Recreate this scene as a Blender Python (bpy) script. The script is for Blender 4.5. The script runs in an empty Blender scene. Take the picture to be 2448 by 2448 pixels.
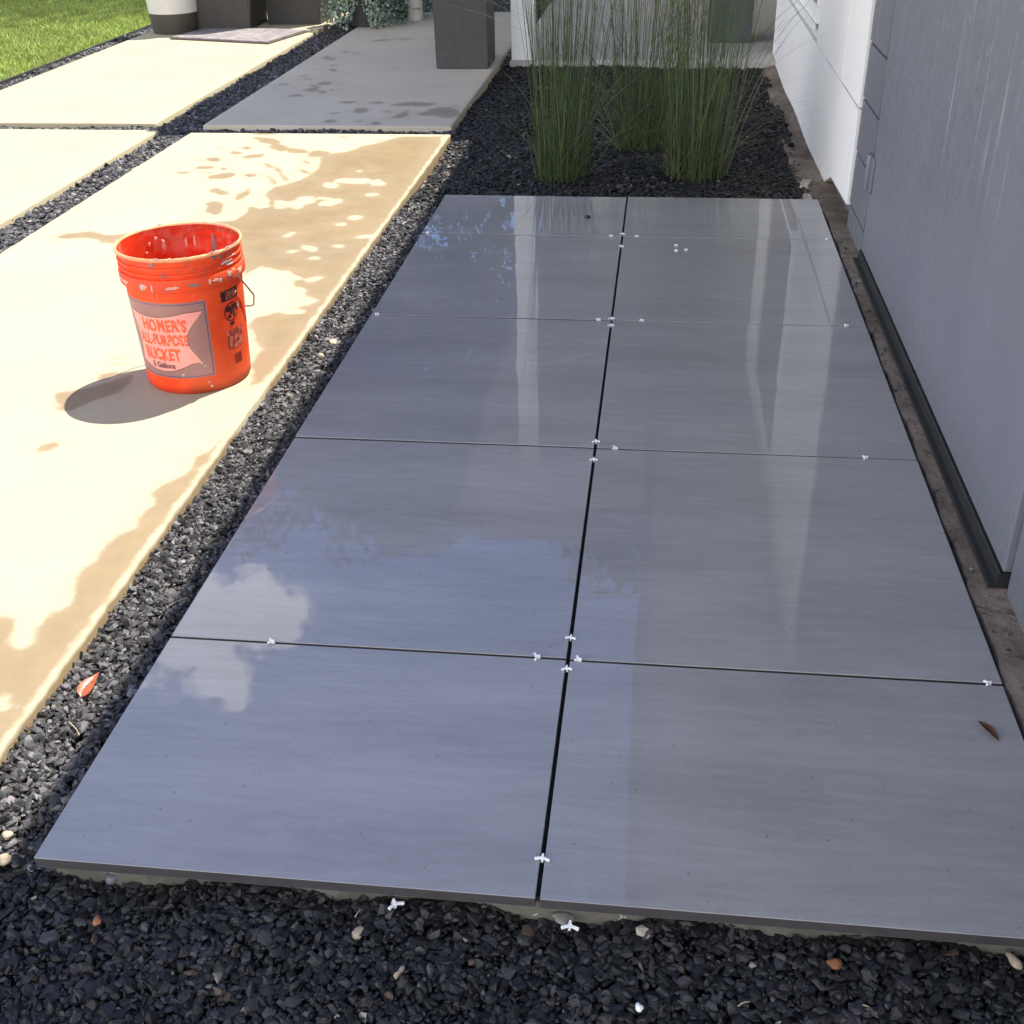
import bpy, bmesh, math, random
import numpy as np
from mathutils import Vector, Matrix

random.seed(7); RNG = np.random.RandomState(11)
sc = bpy.context.scene
COL = sc.collection
rad = math.radians

# ------------------------------------------------------------------ camera
cam_d = bpy.data.cameras.new("camera"); cam = bpy.data.objects.new("camera", cam_d); COL.objects.link(cam)
cam_d.sensor_width = 36.0; cam_d.lens = 1.135 * 36.0
cam_d.clip_start = 0.05; cam_d.clip_end = 600.0
_r = Vector((0.99254, 0.12029, -0.02020)); _f = Vector((-0.1136, 0.85476, -0.50642))
_f.normalize(); _r = (_r - _f * _r.dot(_f)).normalized(); _u = _r.cross(_f)
m = Matrix.Identity(4)
for i in range(3):
    m[i][0] = _r[i]; m[i][1] = _u[i]; m[i][2] = -_f[i]
m[0][3], m[1][3], m[2][3] = 0.0, 0.0, 1.22
cam.matrix_world = m
sc.camera = cam

# ------------------------------------------------------------------ light
SUN_EL, SUN_AZ = rad(60.3), rad(40.8)          # azimuth clockwise from +Y
world = bpy.data.worlds.new("World"); sc.world = world; world.use_nodes = True
wn = world.node_tree; wn.nodes.clear()
sky = wn.nodes.new("ShaderNodeTexSky"); sky.sky_type = 'NISHITA'; sky.sun_disc = False
sky.sun_elevation = SUN_EL; sky.sun_rotation = SUN_AZ; sky.air_density = 1.0; sky.dust_density = 0.4; sky.ozone_density = 2.6
bg = wn.nodes.new("ShaderNodeBackground"); bg.inputs['Strength'].default_value = 0.10
wo = wn.nodes.new("ShaderNodeOutputWorld")
tc = wn.nodes.new("ShaderNodeTexCoord")
nz = wn.nodes.new("ShaderNodeTexNoise"); nz.inputs['Scale'].default_value = 9.0; nz.inputs['Detail'].default_value = 7.0
nz.inputs['Roughness'].default_value = 0.68
wn.links.new(tc.outputs['Generated'], nz.inputs['Vector'])
CLOUDS_AND_FILL = [((-0.375, 0.742, 0.571), 0.066), ((-0.315, 0.765, 0.566), 0.052), ((-0.345, 0.725, 0.594), 0.040), ((-0.336, 0.715, 0.610), 0.026), ((-0.41, 0.74, 0.55), 0.06),
          ((0.7, 0.3, 0.45), 0.3), ((0.5, -0.6, 0.5), 0.42), ((-0.75, -0.35, 0.42), 0.40), ((-0.9, 0.05, 0.24), 0.30), ((0.1, -0.8, 0.32), 0.42),  # from here on out of view, added to brighten shaded walls and post
          ((-0.45, -0.8, 0.25), 0.40), ((-0.95, 0.35, 0.14), 0.22), ((0.45, -0.85, 0.15), 0.3), ((-0.85, -0.5, 0.12), 0.3)]
prev = None
for c, r in CLOUDS_AND_FILL:
    cv = Vector(c).normalized()
    d = wn.nodes.new("ShaderNodeVectorMath"); d.operation = 'DISTANCE'
    wn.links.new(tc.outputs['Generated'], d.inputs[0]); d.inputs[1].default_value = cv
    s = wn.nodes.new("ShaderNodeMath"); s.operation = 'MULTIPLY_ADD'          # 1 - d/r
    wn.links.new(d.outputs['Value'], s.inputs[0]); s.inputs[1].default_value = -1.0 / r; s.inputs[2].default_value = 1.0
    if prev is None: prev = s
    else:
        mx = wn.nodes.new("ShaderNodeMath"); mx.operation = 'MAXIMUM'
        wn.links.new(prev.outputs[0], mx.inputs[0]); wn.links.new(s.outputs[0], mx.inputs[1]); prev = mx
ad = wn.nodes.new("ShaderNodeMath"); ad.operation = 'MULTIPLY_ADD'
wn.links.new(nz.outputs['Fac'], ad.inputs[0]); ad.inputs[1].default_value = 2.9; ad.inputs[2].default_value = -1.45
ad2 = wn.nodes.new("ShaderNodeMath"); ad2.operation = 'ADD'
wn.links.new(ad.outputs[0], ad2.inputs[0]); wn.links.new(prev.outputs[0], ad2.inputs[1])
mr = wn.nodes.new("ShaderNodeMapRange"); mr.interpolation_type = 'SMOOTHSTEP'
mr.inputs['From Min'].default_value = 0.05; mr.inputs['From Max'].default_value = 0.4
wn.links.new(ad2.outputs[0], mr.inputs['Value'])
mixs = wn.nodes.new("ShaderNodeMix"); mixs.data_type = 'RGBA'
wn.links.new(mr.outputs['Result'], mixs.inputs['Factor'])
tint = wn.nodes.new("ShaderNodeMix"); tint.data_type = 'RGBA'; tint.blend_type = 'MULTIPLY'; tint.inputs['Factor'].default_value = 1.0
tint.inputs['B'].default_value = (0.80, 0.95, 1.22, 1); wn.links.new(sky.outputs['Color'], tint.inputs['A']); wn.links.new(tint.outputs['Result'], mixs.inputs['A'])
mixs.inputs['B'].default_value = (15.0, 14.7, 14.6, 1)
wn.links.new(mixs.outputs['Result'], bg.inputs['Color']); wn.links.new(bg.outputs[0], wo.inputs['Surface'])

sun_d = bpy.data.lights.new("sun", 'SUN'); sun_d.energy = 5.0; sun_d.angle = rad(0.53); sun_d.color = (1.0, 0.93, 0.82)
sun = bpy.data.objects.new("sun", sun_d); COL.objects.link(sun)
_sd = Vector((math.sin(SUN_AZ) * math.cos(SUN_EL), math.cos(SUN_AZ) * math.cos(SUN_EL), math.sin(SUN_EL)))
sun.rotation_euler = _sd.to_track_quat('Z', 'Y').to_euler(); sun.location = (6, 6, 12)

sc.view_settings.view_transform = 'Standard'; sc.view_settings.look = 'None'
sc.view_settings.gamma = 1.0; sc.view_settings.use_curve_mapping = False
sc.view_settings.exposure = 1.14
# ------------------------------------------------------------------ traced ground positions (metres)
WET = [[[-1.096,6.118],[-0.99,5.442],[-1.073,5.44],[-1.21,5.436],[-1.288,5.298],[-1.34,5.24],[-1.386,5.135],[-1.454,5.09],[-1.474,5.001],[-1.438,4.818],[-1.453,4.675],[-1.484,4.613],[-1.507,4.567],[-1.542,4.536],[-1.552,4.463],[-1.467,4.26],[-1.503,4.232],[-1.557,4.282],[-1.538,4.153],[-1.554,4.077],[-1.628,4.043],[-1.658,4.047],[-1.723,4.182],[-1.665,4.04],[-1.586,3.915],[-1.439,3.741],[-1.311,3.475],[-1.305,3.502],[-1.287,3.566],[-1.226,3.533],[-1.16,3.459],[-1.1,3.34],[-1.014,3.27],[-1.027,3.228],[-1.077,3.202],[-1.112,3.156],[-1.168,3.117],[-1.162,3.058],[-1.111,2.948],[-1.061,2.874],[-1.074,2.844],[-1.066,2.764],[-1.036,2.69],[-1.029,2.614],[-0.992,2.666],[-0.974,2.9],[-0.956,3.302],[-0.956,4.077],[-0.962,5.111]],[[-0.998,2.303],[-1.005,2.281],[-1.028,2.236],[-1.025,2.205],[-1.022,2.159],[-1.039,2.133],[-1.06,2.097],[-1.06,2.068],[-1.04,2.023],[-1.051,1.99],[-1.048,1.964],[-1.03,1.935],[-1.047,1.925],[-1.068,1.893],[-1.074,1.859],[-1.073,1.807],[-1.077,1.772],[-1.077,1.738],[-1.069,1.698],[-1.057,1.66],[-1.059,1.632],[-1.076,1.62],[-1.082,1.586],[-1.079,1.572],[-1.066,1.533],[-1.076,1.519],[-1.096,1.53],[-1.123,1.601],[-1.162,1.607],[-1.177,1.56],[-1.182,1.504],[-1.117,1.415],[-1.125,1.345],[-1.066,1.274],[-1.07,1.191],[-1.004,1.115],[-0.925,1.067],[-0.941,1.148],[-0.966,1.236],[-0.973,1.595],[-0.96,1.948],[-0.974,2.361],[-0.992,2.374]],[[-1.893,4.968],[-1.894,4.942],[-1.91,4.932],[-1.922,4.922],[-1.941,4.932],[-1.961,4.942],[-1.979,4.965],[-1.987,4.995],[-1.967,5.004],[-1.956,5.02],[-1.934,5.008],[-1.913,4.994]],[[-1.844,5.094],[-1.847,5.078],[-1.845,5.056],[-1.869,5.065],[-1.885,5.062],[-1.902,5.074],[-1.908,5.092],[-1.919,5.112],[-1.91,5.128],[-1.89,5.128],[-1.873,5.12],[-1.855,5.112]],[[-1.826,5.186],[-1.834,5.171],[-1.836,5.154],[-1.854,5.155],[-1.87,5.154],[-1.883,5.169],[-1.898,5.184],[-1.891,5.198],[-1.888,5.213],[-1.876,5.224],[-1.856,5.218],[-1.844,5.2]],[[-1.738,5.054],[-1.73,5.034],[-1.735,5.005],[-1.77,4.997],[-1.794,4.992],[-1.819,4.99],[-1.839,5.004],[-1.83,5.03],[-1.82,5.054],[-1.797,5.073],[-1.768,5.083],[-1.737,5.083]],[[-1.886,4.833],[-1.881,4.819],[-1.896,4.808],[-1.925,4.807],[-1.953,4.805],[-1.97,4.818],[-1.994,4.829],[-1.975,4.841],[-1.972,4.856],[-1.943,4.859],[-1.913,4.859],[-1.89,4.848]],[[-1.817,4.82],[-1.82,4.808],[-1.825,4.8],[-1.833,4.792],[-1.848,4.793],[-1.859,4.806],[-1.863,4.818],[-1.867,4.83],[-1.864,4.842],[-1.85,4.841],[-1.837,4.842],[-1.828,4.83]],[[-1.962,4.746],[-1.968,4.736],[-1.976,4.729],[-1.988,4.724],[-2.006,4.725],[-2.021,4.732],[-2.023,4.743],[-2.024,4.752],[-2.012,4.757],[-2.002,4.761],[-1.986,4.764],[-1.976,4.754]],[[-1.857,4.747],[-1.859,4.738],[-1.863,4.729],[-1.883,4.728],[-1.905,4.725],[-1.925,4.732],[-1.929,4.744],[-1.928,4.754],[-1.915,4.761],[-1.896,4.763],[-1.875,4.765],[-1.866,4.754]],[[-1.747,4.721],[-1.747,4.692],[-1.757,4.662],[-1.789,4.644],[-1.819,4.647],[-1.849,4.644],[-1.862,4.665],[-1.874,4.691],[-1.849,4.717],[-1.825,4.74],[-1.79,4.757],[-1.76,4.746]],[[-1.661,4.713],[-1.662,4.696],[-1.668,4.682],[-1.681,4.676],[-1.698,4.674],[-1.712,4.693],[-1.723,4.711],[-1.732,4.734],[-1.715,4.74],[-1.706,4.754],[-1.688,4.741],[-1.668,4.736]],[[-1.676,4.421],[-1.679,4.401],[-1.702,4.405],[-1.721,4.398],[-1.751,4.431],[-1.783,4.457],[-1.79,4.483],[-1.788,4.501],[-1.78,4.514],[-1.753,4.508],[-1.721,4.48],[-1.694,4.452]],[[-1.613,4.483],[-1.598,4.462],[-1.597,4.412],[-1.605,4.376],[-1.609,4.327],[-1.625,4.331],[-1.639,4.339],[-1.648,4.376],[-1.657,4.422],[-1.647,4.463],[-1.64,4.51],[-1.625,4.514]],[[-1.638,4.238],[-1.636,4.197],[-1.626,4.146],[-1.644,4.133],[-1.672,4.155],[-1.701,4.182],[-1.716,4.235],[-1.74,4.29],[-1.724,4.308],[-1.712,4.326],[-1.689,4.311],[-1.658,4.299]],[[-1.73,5.289],[-1.741,5.264],[-1.757,5.247],[-1.795,5.265],[-1.834,5.286],[-1.859,5.328],[-1.893,5.371],[-1.899,5.41],[-1.856,5.394],[-1.83,5.393],[-1.791,5.38],[-1.751,5.335]],[[-1.641,5.155],[-1.653,5.135],[-1.669,5.127],[-1.689,5.121],[-1.724,5.149],[-1.761,5.194],[-1.774,5.239],[-1.771,5.269],[-1.755,5.282],[-1.725,5.267],[-1.692,5.245],[-1.668,5.2]],[[-1.96,5.174],[-1.961,5.167],[-1.964,5.163],[-1.968,5.156],[-1.977,5.159],[-1.984,5.165],[-1.986,5.173],[-1.985,5.179],[-1.983,5.184],[-1.98,5.191],[-1.972,5.185],[-1.965,5.181]],[[-1.529,5.108],[-1.558,5.098],[-1.576,5.089],[-1.608,5.098],[-1.649,5.101],[-1.668,5.135],[-1.678,5.158],[-1.678,5.177],[-1.676,5.204],[-1.631,5.185],[-1.589,5.173],[-1.562,5.142]],[[-1.485,4.979],[-1.49,4.978],[-1.505,4.993],[-1.528,5.018],[-1.552,5.066],[-1.579,5.112],[-1.592,5.144],[-1.586,5.147],[-1.567,5.13],[-1.535,5.083],[-1.508,5.034],[-1.487,4.994]],[[-1.442,5.09],[-1.446,5.056],[-1.446,5.016],[-1.482,5.031],[-1.506,5.036],[-1.537,5.048],[-1.558,5.086],[-1.55,5.12],[-1.542,5.15],[-1.518,5.164],[-1.489,5.141],[-1.46,5.126]],[[-1.447,4.866],[-1.465,4.879],[-1.486,4.895],[-1.516,4.922],[-1.558,4.971],[-1.573,4.998],[-1.588,5.023],[-1.573,5.013],[-1.557,5.004],[-1.524,4.968],[-1.486,4.926],[-1.468,4.898]],[[-1.478,4.566],[-1.47,4.531],[-1.518,4.619],[-1.557,4.691],[-1.611,4.791],[-1.635,4.855],[-1.665,4.93],[-1.628,4.873],[-1.604,4.842],[-1.555,4.753],[-1.505,4.65],[-1.485,4.593]],[[-1.519,4.537],[-1.515,4.514],[-1.545,4.562],[-1.569,4.599],[-1.594,4.645],[-1.623,4.701],[-1.634,4.736],[-1.609,4.706],[-1.594,4.689],[-1.57,4.655],[-1.546,4.605],[-1.529,4.566]],[[-1.43,4.716],[-1.43,4.704],[-1.448,4.716],[-1.48,4.762],[-1.514,4.8],[-1.525,4.829],[-1.53,4.844],[-1.527,4.85],[-1.514,4.843],[-1.487,4.814],[-1.455,4.77],[-1.444,4.743]],[[-1.621,4.84],[-1.63,4.837],[-1.634,4.829],[-1.655,4.838],[-1.676,4.868],[-1.693,4.889],[-1.711,4.915],[-1.706,4.924],[-1.69,4.918],[-1.669,4.901],[-1.649,4.883],[-1.632,4.86]],[[-1.792,5.479],[-1.808,5.462],[-1.822,5.444],[-1.861,5.441],[-1.901,5.443],[-1.927,5.458],[-1.953,5.474],[-1.948,5.494],[-1.915,5.504],[-1.881,5.502],[-1.849,5.504],[-1.812,5.497]],[[-1.447,5.409],[-1.447,5.4],[-1.454,5.393],[-1.468,5.393],[-1.482,5.391],[-1.491,5.399],[-1.491,5.408],[-1.489,5.414],[-1.484,5.419],[-1.477,5.426],[-1.464,5.422],[-1.452,5.417]],[[-1.434,5.497],[-1.436,5.49],[-1.44,5.481],[-1.452,5.478],[-1.464,5.483],[-1.473,5.489],[-1.483,5.496],[-1.48,5.505],[-1.468,5.507],[-1.46,5.511],[-1.45,5.509],[-1.435,5.507]],[[-2.131,3.836],[-2.121,3.878],[-2.069,3.893],[-2.029,3.919],[-1.944,3.876],[-1.875,3.903],[-1.833,3.837],[-1.89,3.818],[-1.901,3.777],[-1.96,3.814],[-2.013,3.834],[-2.052,3.825],[-2.087,3.807]],[[-1.981,3.829],[-1.915,3.81],[-1.84,3.803],[-1.8,3.756],[-1.861,3.768],[-1.929,3.775]],[[-1.408,2.237],[-1.403,2.251],[-1.408,2.278],[-1.391,2.288],[-1.373,2.287],[-1.365,2.274],[-1.371,2.257],[-1.378,2.245],[-1.388,2.233]],[[-1.397,2.757],[-1.401,2.752],[-1.412,2.749],[-1.423,2.744],[-1.439,2.745],[-1.451,2.748],[-1.455,2.753],[-1.461,2.758],[-1.446,2.762],[-1.432,2.765],[-1.416,2.764],[-1.402,2.762]],[[-1.45,2.784],[-1.447,2.782],[-1.451,2.78],[-1.456,2.778],[-1.462,2.779],[-1.467,2.78],[-1.47,2.783],[-1.47,2.786],[-1.466,2.788],[-1.461,2.789],[-1.455,2.789],[-1.451,2.787]],[[-1.419,2.809],[-1.422,2.806],[-1.423,2.802],[-1.428,2.8],[-1.435,2.8],[-1.441,2.804],[-1.443,2.808],[-1.443,2.811],[-1.441,2.815],[-1.436,2.817],[-1.429,2.815],[-1.424,2.813]],[[-1.415,2.787],[-1.42,2.783],[-1.425,2.779],[-1.434,2.778],[-1.443,2.779],[-1.454,2.78],[-1.453,2.784],[-1.457,2.788],[-1.45,2.791],[-1.441,2.794],[-1.431,2.791],[-1.426,2.789]],[[-1.452,2.802],[-1.453,2.8],[-1.453,2.798],[-1.457,2.797],[-1.461,2.798],[-1.465,2.799],[-1.465,2.801],[-1.468,2.804],[-1.463,2.805],[-1.461,2.806],[-1.457,2.807],[-1.453,2.805]],[[-1.443,2.642],[-1.447,2.675],[-1.423,2.703],[-1.388,2.705],[-1.399,2.662],[-1.412,2.628]],[[-1.515,2.531],[-1.513,2.563],[-1.471,2.578],[-1.449,2.592],[-1.412,2.628],[-1.385,2.663],[-1.357,2.682],[-1.33,2.617],[-1.351,2.552],[-1.384,2.518],[-1.404,2.471],[-1.423,2.439],[-1.466,2.458],[-1.47,2.488],[-1.487,2.495]]]
DRY = [[[-1.099,4.615],[-1.1,4.592],[-1.108,4.576],[-1.124,4.581],[-1.137,4.578],[-1.147,4.596],[-1.158,4.613],[-1.157,4.632],[-1.15,4.645],[-1.142,4.662],[-1.125,4.649],[-1.115,4.631]],[[-1.281,4.566],[-1.281,4.552],[-1.281,4.533],[-1.294,4.534],[-1.307,4.527],[-1.32,4.544],[-1.325,4.564],[-1.326,4.581],[-1.323,4.597],[-1.312,4.606],[-1.298,4.595],[-1.284,4.586]],[[-1.342,4.314],[-1.341,4.285],[-1.345,4.261],[-1.351,4.232],[-1.373,4.25],[-1.388,4.266],[-1.4,4.289],[-1.405,4.316],[-1.399,4.336],[-1.391,4.358],[-1.374,4.364],[-1.357,4.339]],[[-1.213,4.348],[-1.207,4.327],[-1.224,4.308],[-1.235,4.282],[-1.255,4.287],[-1.276,4.281],[-1.285,4.3],[-1.29,4.322],[-1.276,4.345],[-1.257,4.356],[-1.239,4.371],[-1.222,4.366]],[[-1.083,4.133],[-1.088,4.122],[-1.092,4.112],[-1.1,4.107],[-1.111,4.111],[-1.119,4.121],[-1.128,4.131],[-1.124,4.142],[-1.122,4.153],[-1.112,4.154],[-1.102,4.152],[-1.09,4.147]],[[-1.124,4.047],[-1.122,4.039],[-1.126,4.032],[-1.137,4.033],[-1.146,4.033],[-1.151,4.04],[-1.157,4.045],[-1.159,4.053],[-1.151,4.057],[-1.143,4.058],[-1.134,4.061],[-1.13,4.053]],[[-1.143,3.741],[-1.149,3.738],[-1.15,3.728],[-1.168,3.737],[-1.182,3.756],[-1.2,3.772],[-1.21,3.789],[-1.203,3.794],[-1.193,3.794],[-1.175,3.782],[-1.158,3.77],[-1.152,3.755]],[[-1.213,3.727],[-1.215,3.723],[-1.218,3.718],[-1.224,3.713],[-1.234,3.714],[-1.241,3.72],[-1.243,3.726],[-1.243,3.731],[-1.24,3.737],[-1.231,3.738],[-1.222,3.737],[-1.214,3.734]],[[-1.064,3.787],[-1.064,3.781],[-1.071,3.779],[-1.077,3.775],[-1.086,3.782],[-1.096,3.788],[-1.104,3.796],[-1.102,3.804],[-1.095,3.808],[-1.084,3.806],[-1.072,3.803],[-1.065,3.794]],[[-0.981,3.922],[-0.983,3.914],[-0.993,3.904],[-1.011,3.897],[-1.026,3.892],[-1.04,3.891],[-1.051,3.893],[-1.038,3.904],[-1.036,3.914],[-1.018,3.923],[-1.001,3.926],[-0.987,3.927]],[[-1.055,3.471],[-1.061,3.458],[-1.065,3.448],[-1.072,3.435],[-1.083,3.431],[-1.093,3.431],[-1.095,3.44],[-1.103,3.447],[-1.091,3.459],[-1.084,3.47],[-1.072,3.48],[-1.064,3.475]],[[-1.24,4.797],[-1.241,4.792],[-1.242,4.789],[-1.244,4.785],[-1.247,4.787],[-1.25,4.791],[-1.251,4.796],[-1.254,4.803],[-1.251,4.804],[-1.249,4.807],[-1.246,4.807],[-1.243,4.802]],[[-1.28,3.938],[-1.283,3.923],[-1.283,3.913],[-1.286,3.899],[-1.292,3.892],[-1.297,3.888],[-1.3,3.892],[-1.301,3.9],[-1.3,3.911],[-1.297,3.924],[-1.291,3.936],[-1.285,3.938]],[[-1.118,3.661],[-1.122,3.657],[-1.124,3.652],[-1.129,3.648],[-1.137,3.651],[-1.144,3.653],[-1.149,3.66],[-1.144,3.665],[-1.142,3.67],[-1.136,3.673],[-1.128,3.672],[-1.122,3.667]],[[-1.126,3.459],[-1.142,3.427],[-1.143,3.391],[-1.166,3.378],[-1.194,3.395],[-1.224,3.413],[-1.244,3.452],[-1.251,3.494],[-1.235,3.52],[-1.21,3.528],[-1.182,3.53],[-1.16,3.49]],[[-1.062,3.303],[-1.059,3.261],[-1.07,3.222],[-1.105,3.202],[-1.145,3.239],[-1.187,3.249],[-1.195,3.294],[-1.22,3.342],[-1.197,3.376],[-1.158,3.381],[-1.117,3.38],[-1.076,3.351]],[[-1.033,3.178],[-1.036,3.162],[-1.055,3.157],[-1.068,3.15],[-1.086,3.153],[-1.104,3.159],[-1.11,3.173],[-1.109,3.186],[-1.096,3.194],[-1.083,3.199],[-1.064,3.202],[-1.052,3.189]],[[-1.27,4.38],[-1.272,4.372],[-1.282,4.369],[-1.291,4.367],[-1.3,4.368],[-1.313,4.369],[-1.319,4.378],[-1.311,4.385],[-1.306,4.39],[-1.298,4.396],[-1.287,4.392],[-1.279,4.387]],[[-1.093,4.446],[-1.09,4.434],[-1.1,4.428],[-1.112,4.422],[-1.126,4.427],[-1.134,4.435],[-1.138,4.444],[-1.136,4.452],[-1.135,4.463],[-1.122,4.466],[-1.109,4.463],[-1.097,4.456]],[[-1.411,4.289],[-1.414,4.267],[-1.41,4.24],[-1.423,4.238],[-1.437,4.241],[-1.45,4.264],[-1.459,4.287],[-1.464,4.31],[-1.472,4.345],[-1.456,4.348],[-1.439,4.336],[-1.421,4.321]],[[-1.026,1.375],[-1.023,1.366],[-1.022,1.358],[-1.029,1.36],[-1.034,1.361],[-1.04,1.365],[-1.046,1.373],[-1.05,1.383],[-1.05,1.39],[-1.045,1.39],[-1.04,1.391],[-1.033,1.384]],[[-1.156,4.642],[-1.171,4.625],[-1.18,4.605],[-1.222,4.603],[-1.26,4.605],[-1.293,4.617],[-1.304,4.636],[-1.306,4.656],[-1.283,4.674],[-1.239,4.673],[-1.198,4.676],[-1.173,4.659]],[[-1.329,4.375],[-1.318,4.344],[-1.325,4.31],[-1.343,4.297],[-1.359,4.281],[-1.38,4.284],[-1.396,4.311],[-1.387,4.347],[-1.392,4.379],[-1.38,4.404],[-1.36,4.402],[-1.34,4.406]],[[-1.279,4.577],[-1.283,4.561],[-1.285,4.542],[-1.302,4.538],[-1.318,4.549],[-1.332,4.559],[-1.339,4.574],[-1.34,4.59],[-1.341,4.612],[-1.319,4.604],[-1.303,4.608],[-1.293,4.59]]]
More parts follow.
